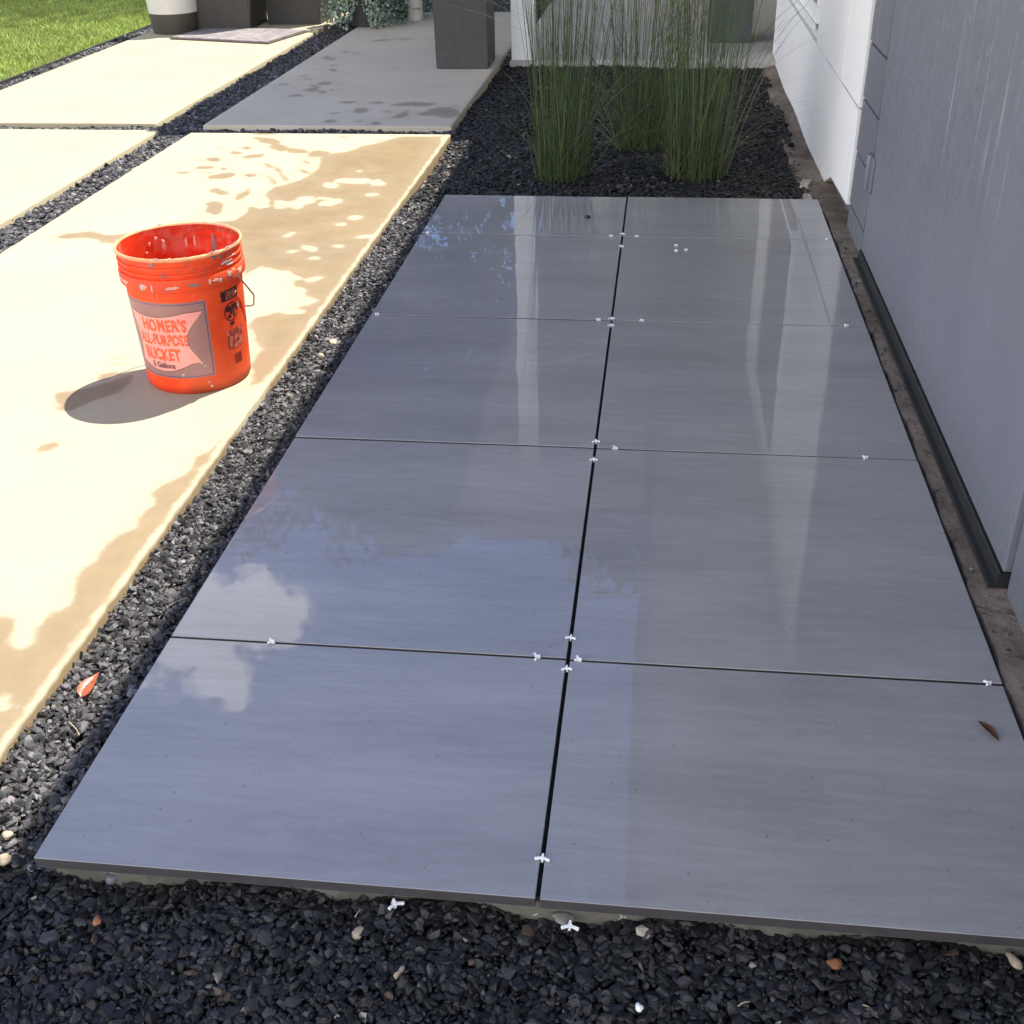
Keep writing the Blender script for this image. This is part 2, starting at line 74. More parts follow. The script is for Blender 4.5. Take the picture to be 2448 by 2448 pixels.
SPOTS = [[[-2.022,7.789],[-2.023,7.768],[-2.028,7.751],[-2.043,7.757],[-2.056,7.746],[-2.071,7.766],[-2.075,7.789],[-2.083,7.813],[-2.072,7.823],[-2.061,7.831],[-2.047,7.822],[-2.033,7.809]],[[-1.981,7.299],[-1.986,7.283],[-1.984,7.261],[-1.998,7.267],[-2.008,7.272],[-2.02,7.281],[-2.027,7.299],[-2.029,7.317],[-2.027,7.335],[-2.015,7.334],[-2.004,7.338],[-1.989,7.323]],[[-1.932,7.145],[-1.933,7.123],[-1.936,7.102],[-1.95,7.097],[-1.967,7.109],[-1.983,7.121],[-1.989,7.145],[-1.989,7.165],[-1.987,7.184],[-1.975,7.191],[-1.958,7.186],[-1.944,7.168]],[[-2.07,8.059],[-2.067,8.044],[-2.068,8.031],[-2.077,8.037],[-2.084,8.031],[-2.09,8.047],[-2.095,8.059],[-2.1,8.075],[-2.095,8.083],[-2.088,8.081],[-2.082,8.078],[-2.074,8.073]],[[-2.021,8.031],[-2.017,8.015],[-2.018,7.999],[-2.03,8.004],[-2.039,8.0],[-2.047,8.017],[-2.056,8.032],[-2.056,8.048],[-2.049,8.054],[-2.045,8.068],[-2.034,8.063],[-2.026,8.046]],[[-1.943,7.748],[-1.949,7.735],[-1.952,7.72],[-1.969,7.717],[-1.988,7.722],[-2.003,7.733],[-2.006,7.748],[-2.004,7.761],[-1.998,7.771],[-1.985,7.781],[-1.966,7.775],[-1.952,7.762]],[[-2.068,7.953],[-2.062,7.938],[-2.065,7.927],[-2.072,7.925],[-2.08,7.933],[-2.086,7.942],[-2.092,7.953],[-2.095,7.968],[-2.093,7.979],[-2.086,7.981],[-2.078,7.973],[-2.07,7.967]],[[-2.055,7.18],[-2.054,7.171],[-2.057,7.162],[-2.066,7.159],[-2.077,7.165],[-2.087,7.17],[-2.09,7.18],[-2.092,7.19],[-2.087,7.197],[-2.077,7.199],[-2.066,7.198],[-2.059,7.189]],[[-1.876,6.736],[-1.874,6.715],[-1.875,6.69],[-1.894,6.687],[-1.913,6.696],[-1.925,6.717],[-1.946,6.736],[-1.948,6.763],[-1.936,6.778],[-1.921,6.793],[-1.899,6.785],[-1.882,6.76]],[[-1.882,6.603],[-1.888,6.588],[-1.894,6.576],[-1.908,6.575],[-1.923,6.579],[-1.936,6.588],[-1.944,6.602],[-1.949,6.619],[-1.94,6.631],[-1.925,6.635],[-1.907,6.63],[-1.893,6.618]],[[-1.822,6.474],[-1.819,6.448],[-1.823,6.426],[-1.841,6.433],[-1.855,6.423],[-1.87,6.448],[-1.878,6.474],[-1.885,6.5],[-1.884,6.527],[-1.868,6.534],[-1.849,6.516],[-1.834,6.498]],[[-1.803,6.548],[-1.797,6.534],[-1.807,6.53],[-1.814,6.524],[-1.824,6.529],[-1.834,6.535],[-1.837,6.547],[-1.836,6.557],[-1.835,6.567],[-1.827,6.574],[-1.815,6.568],[-1.805,6.56]],[[-1.867,8.305],[-1.875,8.276],[-1.89,8.248],[-1.915,8.222],[-1.942,8.215],[-1.974,8.201],[-1.975,8.229],[-1.978,8.252],[-1.966,8.284],[-1.935,8.307],[-1.901,8.334],[-1.884,8.317]],[[-1.755,8.329],[-1.756,8.31],[-1.772,8.305],[-1.783,8.296],[-1.799,8.304],[-1.818,8.31],[-1.82,8.33],[-1.821,8.347],[-1.807,8.353],[-1.797,8.365],[-1.778,8.365],[-1.761,8.35]],[[-1.719,8.3],[-1.719,8.291],[-1.718,8.278],[-1.725,8.273],[-1.732,8.284],[-1.738,8.29],[-1.744,8.3],[-1.745,8.313],[-1.74,8.318],[-1.734,8.32],[-1.727,8.32],[-1.719,8.313]],[[-1.58,7.198],[-1.581,7.189],[-1.584,7.182],[-1.589,7.174],[-1.597,7.183],[-1.604,7.189],[-1.611,7.198],[-1.607,7.207],[-1.604,7.214],[-1.598,7.216],[-1.59,7.216],[-1.584,7.208]],[[-1.415,7.104],[-1.41,7.092],[-1.415,7.085],[-1.421,7.079],[-1.429,7.085],[-1.436,7.093],[-1.441,7.104],[-1.441,7.115],[-1.436,7.122],[-1.43,7.127],[-1.422,7.124],[-1.416,7.114]],[[-1.43,6.802],[-1.428,6.793],[-1.433,6.787],[-1.439,6.782],[-1.448,6.786],[-1.454,6.794],[-1.46,6.802],[-1.458,6.811],[-1.457,6.822],[-1.447,6.822],[-1.44,6.816],[-1.432,6.811]],[[-1.787,6.698],[-1.786,6.686],[-1.786,6.67],[-1.794,6.666],[-1.805,6.674],[-1.817,6.681],[-1.821,6.698],[-1.821,6.712],[-1.821,6.728],[-1.811,6.73],[-1.8,6.723],[-1.791,6.713]],[[-1.283,6.361],[-1.286,6.354],[-1.289,6.347],[-1.296,6.347],[-1.304,6.344],[-1.311,6.351],[-1.312,6.361],[-1.314,6.37],[-1.31,6.377],[-1.302,6.378],[-1.294,6.374],[-1.287,6.369]],[[-1.432,6.195],[-1.448,6.181],[-1.452,6.164],[-1.477,6.161],[-1.499,6.169],[-1.525,6.175],[-1.523,6.194],[-1.524,6.209],[-1.517,6.225],[-1.493,6.235],[-1.469,6.22],[-1.443,6.214]],[[-1.6,6.224],[-1.6,6.206],[-1.604,6.186],[-1.618,6.176],[-1.633,6.176],[-1.649,6.174],[-1.659,6.191],[-1.656,6.212],[-1.651,6.232],[-1.634,6.236],[-1.621,6.245],[-1.606,6.241]],[[-1.497,6.024],[-1.498,5.997],[-1.503,5.972],[-1.514,5.944],[-1.537,5.939],[-1.559,5.952],[-1.56,5.989],[-1.566,6.015],[-1.558,6.04],[-1.548,6.074],[-1.523,6.074],[-1.502,6.058]],[[-1.167,6.164],[-1.177,6.137],[-1.198,6.104],[-1.274,6.11],[-1.342,6.106],[-1.413,6.124],[-1.399,6.16],[-1.381,6.184],[-1.356,6.21],[-1.297,6.228],[-1.23,6.213],[-1.179,6.193]],[[-1.005,5.969],[-0.994,5.897],[-1.025,5.848],[-1.069,5.825],[-1.113,5.88],[-1.155,5.906],[-1.193,5.965],[-1.184,6.032],[-1.158,6.079],[-1.117,6.103],[-1.067,6.087],[-1.024,6.037]],[[-1.12,5.921],[-1.125,5.897],[-1.149,5.887],[-1.17,5.882],[-1.193,5.886],[-1.222,5.894],[-1.22,5.919],[-1.223,5.939],[-1.215,5.963],[-1.185,5.959],[-1.158,5.961],[-1.133,5.945]],[[-1.346,5.978],[-1.359,5.968],[-1.358,5.951],[-1.376,5.948],[-1.394,5.951],[-1.408,5.963],[-1.412,5.976],[-1.405,5.987],[-1.402,5.998],[-1.388,6.004],[-1.373,5.997],[-1.363,5.987]],[[-1.256,5.927],[-1.252,5.892],[-1.262,5.858],[-1.275,5.827],[-1.294,5.814],[-1.314,5.817],[-1.332,5.837],[-1.332,5.881],[-1.319,5.918],[-1.308,5.96],[-1.284,5.986],[-1.267,5.953]],[[-1.264,6.005],[-1.263,5.989],[-1.275,5.986],[-1.283,5.982],[-1.292,5.983],[-1.299,5.994],[-1.307,6.004],[-1.305,6.015],[-1.3,6.024],[-1.292,6.031],[-1.28,6.029],[-1.275,6.015]],[[-1.583,5.746],[-1.576,5.724],[-1.589,5.71],[-1.608,5.704],[-1.631,5.703],[-1.647,5.724],[-1.665,5.744],[-1.657,5.763],[-1.645,5.776],[-1.632,5.796],[-1.604,5.793],[-1.58,5.773]],[[-1.452,5.755],[-1.454,5.739],[-1.463,5.733],[-1.469,5.723],[-1.482,5.726],[-1.492,5.738],[-1.497,5.753],[-1.499,5.769],[-1.493,5.778],[-1.483,5.778],[-1.472,5.785],[-1.463,5.768]],[[-1.355,5.708],[-1.353,5.681],[-1.358,5.661],[-1.371,5.661],[-1.384,5.671],[-1.398,5.681],[-1.41,5.706],[-1.406,5.729],[-1.402,5.746],[-1.395,5.768],[-1.38,5.742],[-1.364,5.735]],[[-1.627,5.934],[-1.628,5.923],[-1.632,5.912],[-1.649,5.913],[-1.663,5.914],[-1.677,5.921],[-1.685,5.933],[-1.682,5.945],[-1.678,5.958],[-1.661,5.959],[-1.645,5.954],[-1.626,5.95]],[[-1.334,5.802],[-1.333,5.795],[-1.333,5.787],[-1.341,5.785],[-1.348,5.789],[-1.353,5.795],[-1.355,5.801],[-1.357,5.809],[-1.352,5.812],[-1.347,5.817],[-1.34,5.815],[-1.333,5.811]],[[-1.581,5.835],[-1.59,5.827],[-1.594,5.822],[-1.6,5.814],[-1.611,5.818],[-1.618,5.826],[-1.626,5.834],[-1.626,5.843],[-1.618,5.848],[-1.61,5.854],[-1.6,5.847],[-1.589,5.844]],[[-1.019,6.111],[-1.023,6.095],[-1.036,6.089],[-1.046,6.082],[-1.058,6.089],[-1.071,6.095],[-1.081,6.11],[-1.082,6.128],[-1.066,6.134],[-1.056,6.144],[-1.042,6.136],[-1.029,6.127]],[[-2.042,7.53],[-2.04,7.511],[-2.046,7.498],[-2.057,7.496],[-2.071,7.492],[-2.086,7.507],[-2.093,7.53],[-2.098,7.553],[-2.088,7.565],[-2.077,7.572],[-2.061,7.57],[-2.053,7.545]],[[-2.096,7.602],[-2.092,7.568],[-2.101,7.552],[-2.113,7.55],[-2.126,7.556],[-2.139,7.577],[-2.15,7.602],[-2.154,7.629],[-2.157,7.661],[-2.14,7.652],[-2.127,7.644],[-2.111,7.634]],[[-2.051,7.626],[-2.053,7.614],[-2.052,7.598],[-2.059,7.602],[-2.065,7.606],[-2.072,7.613],[-2.077,7.626],[-2.079,7.639],[-2.079,7.652],[-2.072,7.651],[-2.066,7.654],[-2.057,7.643]],[[-1.932,6.383],[-1.931,6.358],[-1.947,6.343],[-1.97,6.343],[-1.993,6.338],[-2.015,6.357],[-2.024,6.382],[-2.017,6.4],[-2.007,6.412],[-1.994,6.426],[-1.97,6.422],[-1.946,6.408]],[[-2.105,6.697],[-2.108,6.684],[-2.122,6.677],[-2.135,6.663],[-2.162,6.668],[-2.181,6.681],[-2.184,6.697],[-2.191,6.713],[-2.169,6.717],[-2.156,6.733],[-2.132,6.721],[-2.109,6.714]],[[-2.222,6.905],[-2.22,6.89],[-2.222,6.876],[-2.232,6.869],[-2.245,6.878],[-2.253,6.893],[-2.266,6.905],[-2.265,6.92],[-2.258,6.927],[-2.253,6.94],[-2.24,6.929],[-2.231,6.918]],[[-2.065,6.955],[-2.068,6.94],[-2.073,6.928],[-2.084,6.923],[-2.097,6.931],[-2.109,6.94],[-2.121,6.955],[-2.115,6.969],[-2.109,6.977],[-2.102,6.988],[-2.089,6.978],[-2.08,6.967]],[[-2.004,6.858],[-2.009,6.846],[-2.016,6.835],[-2.037,6.838],[-2.057,6.833],[-2.074,6.844],[-2.077,6.857],[-2.08,6.87],[-2.066,6.878],[-2.05,6.883],[-2.028,6.881],[-2.016,6.869]],[[-1.882,6.536],[-1.893,6.516],[-1.891,6.487],[-1.915,6.478],[-1.941,6.494],[-1.966,6.508],[-1.981,6.534],[-1.974,6.557],[-1.969,6.582],[-1.947,6.596],[-1.917,6.587],[-1.897,6.561]],[[-1.865,6.717],[-1.852,6.683],[-1.877,6.675],[-1.892,6.661],[-1.915,6.674],[-1.938,6.688],[-1.956,6.716],[-1.955,6.746],[-1.941,6.764],[-1.922,6.774],[-1.899,6.762],[-1.871,6.75]],[[-1.927,6.659],[-1.918,6.633],[-1.932,6.625],[-1.943,6.62],[-1.956,6.623],[-1.974,6.633],[-1.986,6.658],[-1.979,6.677],[-1.975,6.693],[-1.967,6.706],[-1.951,6.693],[-1.938,6.679]],[[-2.062,7.554],[-2.067,7.537],[-2.078,7.528],[-2.088,7.519],[-2.105,7.522],[-2.121,7.535],[-2.128,7.554],[-2.136,7.576],[-2.123,7.587],[-2.107,7.592],[-2.091,7.579],[-2.071,7.575]],[[-2.045,7.178],[-2.05,7.165],[-2.055,7.155],[-2.065,7.154],[-2.076,7.153],[-2.088,7.163],[-2.091,7.178],[-2.098,7.194],[-2.088,7.201],[-2.08,7.209],[-2.067,7.199],[-2.059,7.188]],[[-1.484,6.0],[-1.478,5.963],[-1.496,5.946],[-1.514,5.938],[-1.537,5.937],[-1.558,5.965],[-1.566,5.998],[-1.564,6.025],[-1.567,6.062],[-1.547,6.076],[-1.521,6.053],[-1.497,6.035]],[[-1.603,6.207],[-1.603,6.193],[-1.61,6.177],[-1.631,6.167],[-1.657,6.175],[-1.676,6.189],[-1.696,6.206],[-1.68,6.222],[-1.673,6.238],[-1.651,6.248],[-1.622,6.243],[-1.608,6.223]],[[-1.607,5.932],[-1.609,5.918],[-1.625,5.911],[-1.642,5.906],[-1.662,5.908],[-1.674,5.919],[-1.681,5.93],[-1.678,5.941],[-1.671,5.95],[-1.653,5.951],[-1.634,5.955],[-1.616,5.945]],[[-1.493,6.184],[-1.487,6.167],[-1.497,6.163],[-1.503,6.155],[-1.513,6.161],[-1.521,6.17],[-1.532,6.184],[-1.533,6.201],[-1.524,6.208],[-1.517,6.216],[-1.506,6.209],[-1.497,6.199]],[[-1.991,5.813],[-1.988,5.803],[-1.991,5.797],[-1.998,5.797],[-2.004,5.797],[-2.012,5.802],[-2.013,5.813],[-2.014,5.82],[-2.014,5.828],[-2.008,5.83],[-2.002,5.829],[-1.996,5.821]],[[-2.029,7.811],[-2.027,7.793],[-2.034,7.782],[-2.044,7.77],[-2.061,7.779],[-2.074,7.793],[-2.079,7.812],[-2.079,7.828],[-2.076,7.843],[-2.065,7.855],[-2.048,7.846],[-2.033,7.831]],[[-1.958,7.178],[-1.955,7.157],[-1.959,7.139],[-1.972,7.143],[-1.983,7.142],[-1.996,7.156],[-1.999,7.178],[-2.0,7.193],[-2.003,7.215],[-1.99,7.212],[-1.979,7.215],[-1.965,7.201]]]
SPACERS = [[-0.802,3.954],[-0.157,3.956],[-0.121,3.982],[-0.069,3.955],[-0.125,3.845],[0.573,3.969],[0.065,3.862],[0.065,3.805],[0.1,3.815],[-0.156,3.156],[-0.122,3.172],[-0.121,3.12],[-0.032,3.157],[0.538,3.159],[-0.805,3.146],[-0.12,2.392],[-0.122,2.303],[-0.073,2.366],[0.481,2.365],[-0.639,1.583],[-0.172,1.581],[-0.101,1.581],[-0.121,1.636],[-0.122,1.549],[0.569,1.577],[-0.119,1.129]]
LOOSE = [[-0.314,1.061],[-0.075,1.049]]
PEB = [[-0.354,1.013],[-0.288,0.957],[0.265,1.027],[0.493,1.058],[-0.89,1.085],[-0.903,1.125],[-0.903,3.014],[-0.911,2.91],[-0.085,1.065],[0.02,0.939],[-0.711,0.998],[-0.988,1.381],[-0.721,1.071]]
LEAF = [[0.541,1.454],[-0.951,1.461]]
CHIP = [[-0.255,4.173]]
WSTICK = [[0.147,0.953],[0.255,0.959],[-0.912,1.427],[0.082,1.096]]# ------------------------------------------------------------------ helpers
def tag(o, label=None, cat=None, group=None, kind=None):
    if label: o['label'] = label
    if cat: o['category'] = cat
    if group: o['group'] = group
    if kind: o['kind'] = kind
    return o

def empty(name, loc=(0, 0, 0), rz=0):
    o = bpy.data.objects.new(name, None); COL.objects.link(o)
    o.location = loc; o.rotation_euler = (0, 0, rz); o.empty_display_size = 0.1
    return o

def link(name, me, m, parent=None, loc=None):
    o = bpy.data.objects.new(name, me); COL.objects.link(o)
    if m is not None and len(me.materials) == 0: me.materials.append(m)
    if parent: o.parent = parent
    if loc is not None: o.location = loc
    return o

def finish(bm, name, smooth=None):
    me = bpy.data.meshes.new(name); bm.normal_update()
    bm.to_mesh(me); bm.free()
    if smooth is not None:
        me.shade_smooth()
        if smooth < 179:
            me.set_sharp_from_angle(angle=rad(smooth))
    return me

def obj(name, bm, m, parent=None, loc=None, smooth=None):
    return link(name, finish(bm, name, smooth), m, parent, loc)

def npmesh(name, verts, faces, attr=None, flat=False):
    """fast mesh from numpy arrays; faces (n,k)"""
    me = bpy.data.meshes.new(name); n, k = faces.shape
    me.vertices.add(len(verts)); me.vertices.foreach_set('co', np.ascontiguousarray(verts, dtype=np.float32).ravel())
    me.loops.add(n * k); me.loops.foreach_set('vertex_index', np.ascontiguousarray(faces, dtype=np.int32).ravel())
    me.polygons.add(n); me.polygons.foreach_set('loop_start', np.arange(0, n * k, k, dtype=np.int32))
    me.update(calc_edges=True)
    if attr:
        for an, (typ, data) in attr.items():
            a = me.attributes.new(an, typ, 'POINT')
            a.data.foreach_set('color' if typ == 'FLOAT_COLOR' else 'value', np.ascontiguousarray(data, dtype=np.float32).ravel())
    me.validate()
    if flat: me.shade_flat()
    return me

def box(bm, x0, x1, y0, y1, z0, z1, bevel=0.0, seg=2):
    t = bmesh.new()
    v = [t.verts.new(p) for p in ((x0,y0,z0),(x1,y0,z0),(x1,y1,z0),(x0,y1,z0),(x0,y0,z1),(x1,y0,z1),(x1,y1,z1),(x0,y1,z1))]
    for f in ((3,2,1,0),(4,5,6,7),(0,1,5,4),(1,2,6,5),(2,3,7,6),(3,0,4,7)): t.faces.new([v[i] for i in f])
    if bevel: bmesh.ops.bevel(t, geom=t.edges[:], offset=bevel, segments=seg, affect='EDGES', profile=0.5)
    merge(bm, t); return bm

def merge(bm, t, mat=None):
    mp = {}
    for v in t.verts: mp[v] = bm.verts.new(mat @ v.co if mat else v.co)
    for f in t.faces:
        nf = bm.faces.new([mp[v] for v in f.verts]); nf.smooth = f.smooth
    t.free()

def lathe(bm, prof, n=64, cx=0, cy=0, caps=(False, False)):
    rings = []
    for r, z in prof:
        rings.append([bm.verts.new((cx + r * math.cos(2*math.pi*i/n), cy + r * math.sin(2*math.pi*i/n), z)) for i in range(n)])
    for a, b in zip(rings[:-1], rings[1:]):
        for i in range(n):
            bm.faces.new((a[i], a[(i+1) % n], b[(i+1) % n], b[i]))
    if caps[0]: bm.faces.new(rings[0][::-1])
    if caps[1]: bm.faces.new(rings[-1])
    return bm

def tube(bm, pts, r, n=8, r2=None, caps=True):
    pts = [Vector(p) for p in pts]; rings = []; up = None
    for i, p in enumerate(pts):
        d = (pts[min(i+1, len(pts)-1)] - pts[max(i-1, 0)]).normalized()
        if up is None:
            up = Vector((0, 0, 1)) if abs(d.z) < 0.9 else Vector((1, 0, 0))
        s = d.cross(up).normalized(); up = s.cross(d).normalized()
        rr = r if r2 is None else r + (r2 - r) * i / (len(pts)-1)
        rings.append([bm.verts.new(p + s * rr * math.cos(2*math.pi*k/n) + up * rr * math.sin(2*math.pi*k/n)) for k in range(n)])
    for a, b in zip(rings[:-1], rings[1:]):
        for k in range(n): bm.faces.new((a[k], a[(k+1) % n], b[(k+1) % n], b[k]))
    if caps: bm.faces.new(rings[0][::-1]); bm.faces.new(rings[-1])
    return bm

# ------------------------------------------------------------------ material helpers
class MT:
    def __init__(s, name, rough=0.6, spec=0.5, **kw):
        s.m = bpy.data.materials.new(name); s.m.use_nodes = True; s.nt = s.m.node_tree; s.nt.nodes.clear()
        s.out = s.nt.nodes.new("ShaderNodeOutputMaterial"); s.p = s.nt.nodes.new("ShaderNodeBsdfPrincipled")
        s.nt.links.new(s.p.outputs[0], s.out.inputs['Surface'])
        s.p.inputs['Roughness'].default_value = rough; s.p.inputs['Specular IOR Level'].default_value = spec
        for k, v in kw.items(): s.p.inputs[k.replace('_', ' ')].default_value = v
    def n(s, t, **kw):
        nd = s.nt.nodes.new("ShaderNode" + t)
        for k, v in kw.items():
            setattr(nd, k, v)
        return nd
    def l(s, a, b): s.nt.links.new(a, b)
    def coord(s, kind='Object', scale=(1, 1, 1), rnd=0.0):
        t = s.n('TexCoord'); mp = s.n('Mapping'); s.l(t.outputs[kind], mp.inputs['Vector']); mp.inputs['Scale'].default_value = scale
        if rnd:
            oi = s.n('ObjectInfo'); mu = s.n('Math', operation='MULTIPLY'); s.l(oi.outputs['Random'], mu.inputs[0]); mu.inputs[1].default_value = rnd
            cb = s.n('CombineXYZ'); s.l(mu.outputs[0], cb.inputs[0]); s.l(mu.outputs[0], cb.inputs[1]); s.l(mu.outputs[0], cb.inputs[2])
            s.l(cb.outputs[0], mp.inputs['Location'])
        return mp.outputs[0]
    def noise(s, vec, scale, detail=4, rough=0.55, dist=0.0):
        x = s.n('TexNoise'); x.inputs['Scale'].default_value = scale; x.inputs['Detail'].default_value = detail
        x.inputs['Roughness'].default_value = rough; x.inputs['Distortion'].default_value = dist
        if vec is not None: s.l(vec, x.inputs['Vector'])
        return x.outputs['Fac']
    def math(s, op, a, b=None, c=None):
        x = s.n('Math', operation=op)
        for i, v in enumerate((a, b, c)):
            if v is None: continue
            if isinstance(v, (int, float)): x.inputs[i].default_value = v
            else: s.l(v, x.inputs[i])
        return x.outputs[0]
    def rng(s, v, a, b, c=0.0, d=1.0, smooth=True):
        x = s.n('MapRange')
        if smooth: x.interpolation_type = 'SMOOTHSTEP'
        for k, q in zip(('From Min', 'From Max', 'To Min', 'To Max'), (a, b, c, d)): x.inputs[k].default_value = q
        s.l(v, x.inputs['Value']); return x.outputs['Result']
    def mix(s, fac, a, b, mode='MIX'):
        x = s.n('Mix', data_type='RGBA', blend_type=mode)
        for nm, v in (('Factor', fac), ('A', a), ('B', b)):
            if isinstance(v, (int, float)): x.inputs[nm].default_value = v
            elif isinstance(v, tuple): x.inputs[nm].default_value = (*v, 1)
            else: s.l(v, x.inputs[nm])
        return x.outputs['Result']
    def sep(s, vec):
        x = s.n('SeparateXYZ'); s.l(vec, x.inputs[0]); return x.outputs
    def col(s, c):
        if isinstance(c, tuple): s.p.inputs['Base Color'].default_value = (*c, 1)
        else: s.l(c, s.p.inputs['Base Color'])
    def rough(s, v): s.l(v, s.p.inputs['Roughness'])
    def bump(s, h, strength=0.3, dist=0.01, inp='Normal'):
        b = s.n('Bump'); b.inputs['Strength'].default_value = strength; b.inputs['Distance'].default_value = dist
        s.l(h, b.inputs['Height']); s.l(b.outputs[0], s.p.inputs[inp]); return b

def plain(name, c, rough=0.6, var=0.25, scale=40, spec=0.5, bump=0.15, bd=0.002, **kw):
    t = MT(name, rough, spec, **kw); v = t.coord()
    f = t.noise(v, scale, 5, 0.6); g = t.noise(v, scale * 0.13, 3)
    a = tuple(x * (1 - var) for x in c); b = tuple(min(1, x * (1 + var)) for x in c)
    k = t.math('ADD', t.math('MULTIPLY', f, 0.55), t.math('MULTIPLY', g, 0.45))
    t.col(t.mix(t.rng(k, 0.3, 0.7), a, b))
    if bump: t.bump(f, bump, bd)
    return t.m

def attr_mat(name, rough, spec, an='col', bump=0.0, bscale=300, **kw):
    t = MT(name, rough, spec, **kw); a = t.n('Attribute'); a.attribute_name = an
    v = t.coord(); f = t.noise(v, bscale, 3)
    t.col(t.mix(t.rng(f, 0.3, 0.7, 0, 0.35), a.outputs['Color'], (0.3, 0.3, 0.3), 'OVERLAY'))
    if bump: t.bump(f, bump, 0.002)
    return t.m

# --- concrete: dry pale, wet where the 'wet' distance attribute is positive
def concrete_mat(name, dry, wet, soft, shade_soft=0.004):
    t = MT(name, 0.75, 0.4); v = t.coord()
    n1 = t.noise(v, 2.2, 6, 0.6); n2 = t.noise(v, 60, 4, 0.6); n3 = t.noise(v, 14, 6, 0.65); n4 = t.noise(v, 240, 2)
    at = t.n('Attribute'); at.attribute_name = 'wet'
    d = t.math('ADD', at.outputs['Fac'], t.math('MULTIPLY', t.math('SUBTRACT', n3, 0.5), 0.055))
    d = t.math('ADD', d, t.math('MULTIPLY', t.math('SUBTRACT', n2, 0.5), 0.012))
    w0 = t.rng(d, -shade_soft * 1.6, soft * 1.4); deep = t.rng(t.math('ADD', at.outputs['Fac'], t.math('MULTIPLY', t.math('SUBTRACT', n1, 0.5), 0.22)), -0.02, 0.16)
    w = t.math('MULTIPLY', w0, t.math('ADD', t.math('MULTIPLY', deep, 0.16), 0.86))
    halo = t.math('MULTIPLY', t.rng(d, -0.055, 0.0), 0.10); w = t.math('MAXIMUM', w, halo)
    k = t.math('ADD', t.math('MULTIPLY', n1, 0.6), t.math('MULTIPLY', n2, 0.4))
    dc = t.mix(t.rng(k, 0.3, 0.7), tuple(x * 0.9 for x in dry), tuple(min(1, x * 1.07) for x in dry))
    wc = t.mix(t.rng(t.math('ADD', t.math('MULTIPLY', n1, .5), t.math('MULTIPLY', n3, .5)), 0.32, 0.68), tuple(x * 0.86 for x in wet), tuple(x * 1.16 for x in wet))
    pores = t.math('MULTIPLY', t.rng(t.noise(v, 170, 2, 0.6), 0.68, 0.76), 0.30)
    t.col(t.mix(pores, t.mix(w, dc, wc), (0.09, 0.075, 0.055)))
    t.rough(t.rng(w, 0, 1, 0.8, 0.5, False))
    t.bump(t.math('ADD', n4, t.math('MULTIPLY', n2, 0.6)), 0.12, 0.002)
    return t.m

M_slab = concrete_mat("dry and wet concrete", (0.36, 0.32, 0.225), (0.205, 0.147, 0.077), 0.010)
M_slab_shade = concrete_mat("damp spotted concrete", (0.475, 0.425, 0.34), (0.27, 0.23, 0.17), 0.010)  # real damp spots; base lighter than the sunlit slabs, lifting the shade by colour
M_slab_dry = concrete_mat("dry concrete", (0.36, 0.32, 0.215), (0.3, 0.24, 0.15), 0.005)

M_slab_porch = concrete_mat("pale porch concrete", (0.43, 0.41, 0.38), (0.3, 0.24, 0.15), 0.005)
# --- wet porcelain paver
def tile_mat():
    t = MT("wet grey porcelain", 0.42, 0.35, Coat_Weight=1.0, Coat_IOR=1.40)
    v = t.coord('Object', (1, 1, 1), 37.0); vs = t.coord('Object', (5, 38, 1), 53.0); vl = t.coord('Object', (0.9, 5, 1), 91.0)
    s1 = t.noise(vs, 1.6, 6, 0.62); s2 = t.noise(vl, 1.5, 4, 0.5); g = t.noise(v, 420, 2, 0.6); sp = t.noise(v, 70, 3, 0.6)
    k = t.math('ADD', t.math('ADD', t.math('MULTIPLY', s1, 0.33), t.math('MULTIPLY', s2, 0.38)), t.math('MULTIPLY', g, 0.29))
    c = t.mix(t.rng(k, 0.30, 0.70), (0.222, 0.212, 0.215), (0.330, 0.318, 0.318))
    dk = t.rng(t.noise(v, 95, 1, 0.4), 0.765, 0.80)
    c = t.mix(t.math('MULTIPLY', dk, 0.5), c, (0.1, 0.1, 0.1))
    smear = t.rng(t.noise(t.coord('Object', (1, 2.2, 1), 71.0), 3.4, 6, 0.72, 0.8), 0.56, 0.78)
    c = t.mix(t.math('MULTIPLY', smear, 0.36), c, (0.40, 0.39, 0.38))
    pore = t.rng(t.noise(v, 260, 1, 0.5), 0.70, 0.76)
    c = t.mix(t.math('MULTIPLY', pore, 0.35), c, (0.11, 0.108, 0.11))
    t.col(c)
    w = t.noise(v, 3.0, 4, 0.55); dryk = t.rng(t.noise(v, 6.5, 6, 0.68, 0.6), 0.63, 0.70)
    cr = t.math('ADD', t.rng(w, 0.35, 0.75, 0.004, 0.022), t.math('MULTIPLY', dryk, 0.13))
    drop = t.math('MULTIPLY', t.rng(t.noise(v, 85, 2, 0.5), 0.70, 0.73), t.rng(t.noise(v, 5, 3), 0.52, 0.62))
    cr = t.math('ADD', cr, t.math('MULTIPLY', drop, 0.3))
    t.l(cr, t.p.inputs['Coat Roughness'])
    wav = t.math('ADD', t.noise(v, 4.0, 3, 0.5), t.math('ADD', t.math('MULTIPLY', t.noise(v, 55, 2, 0.5), 0.012), t.math('MULTIPLY', t.noise(v, 22, 3, 0.6), t.math('MULTIPLY', dryk, 0.04))))
    t.bump(wav, 0.07, 0.012, 'Coat Normal')
    t.bump(g, 0.06, 0.001)
    return t.m
M_tile = tile_mat()
M_tile_edge = plain("raw porcelain edge", (0.045, 0.041, 0.043), 0.7, 0.2, 60)

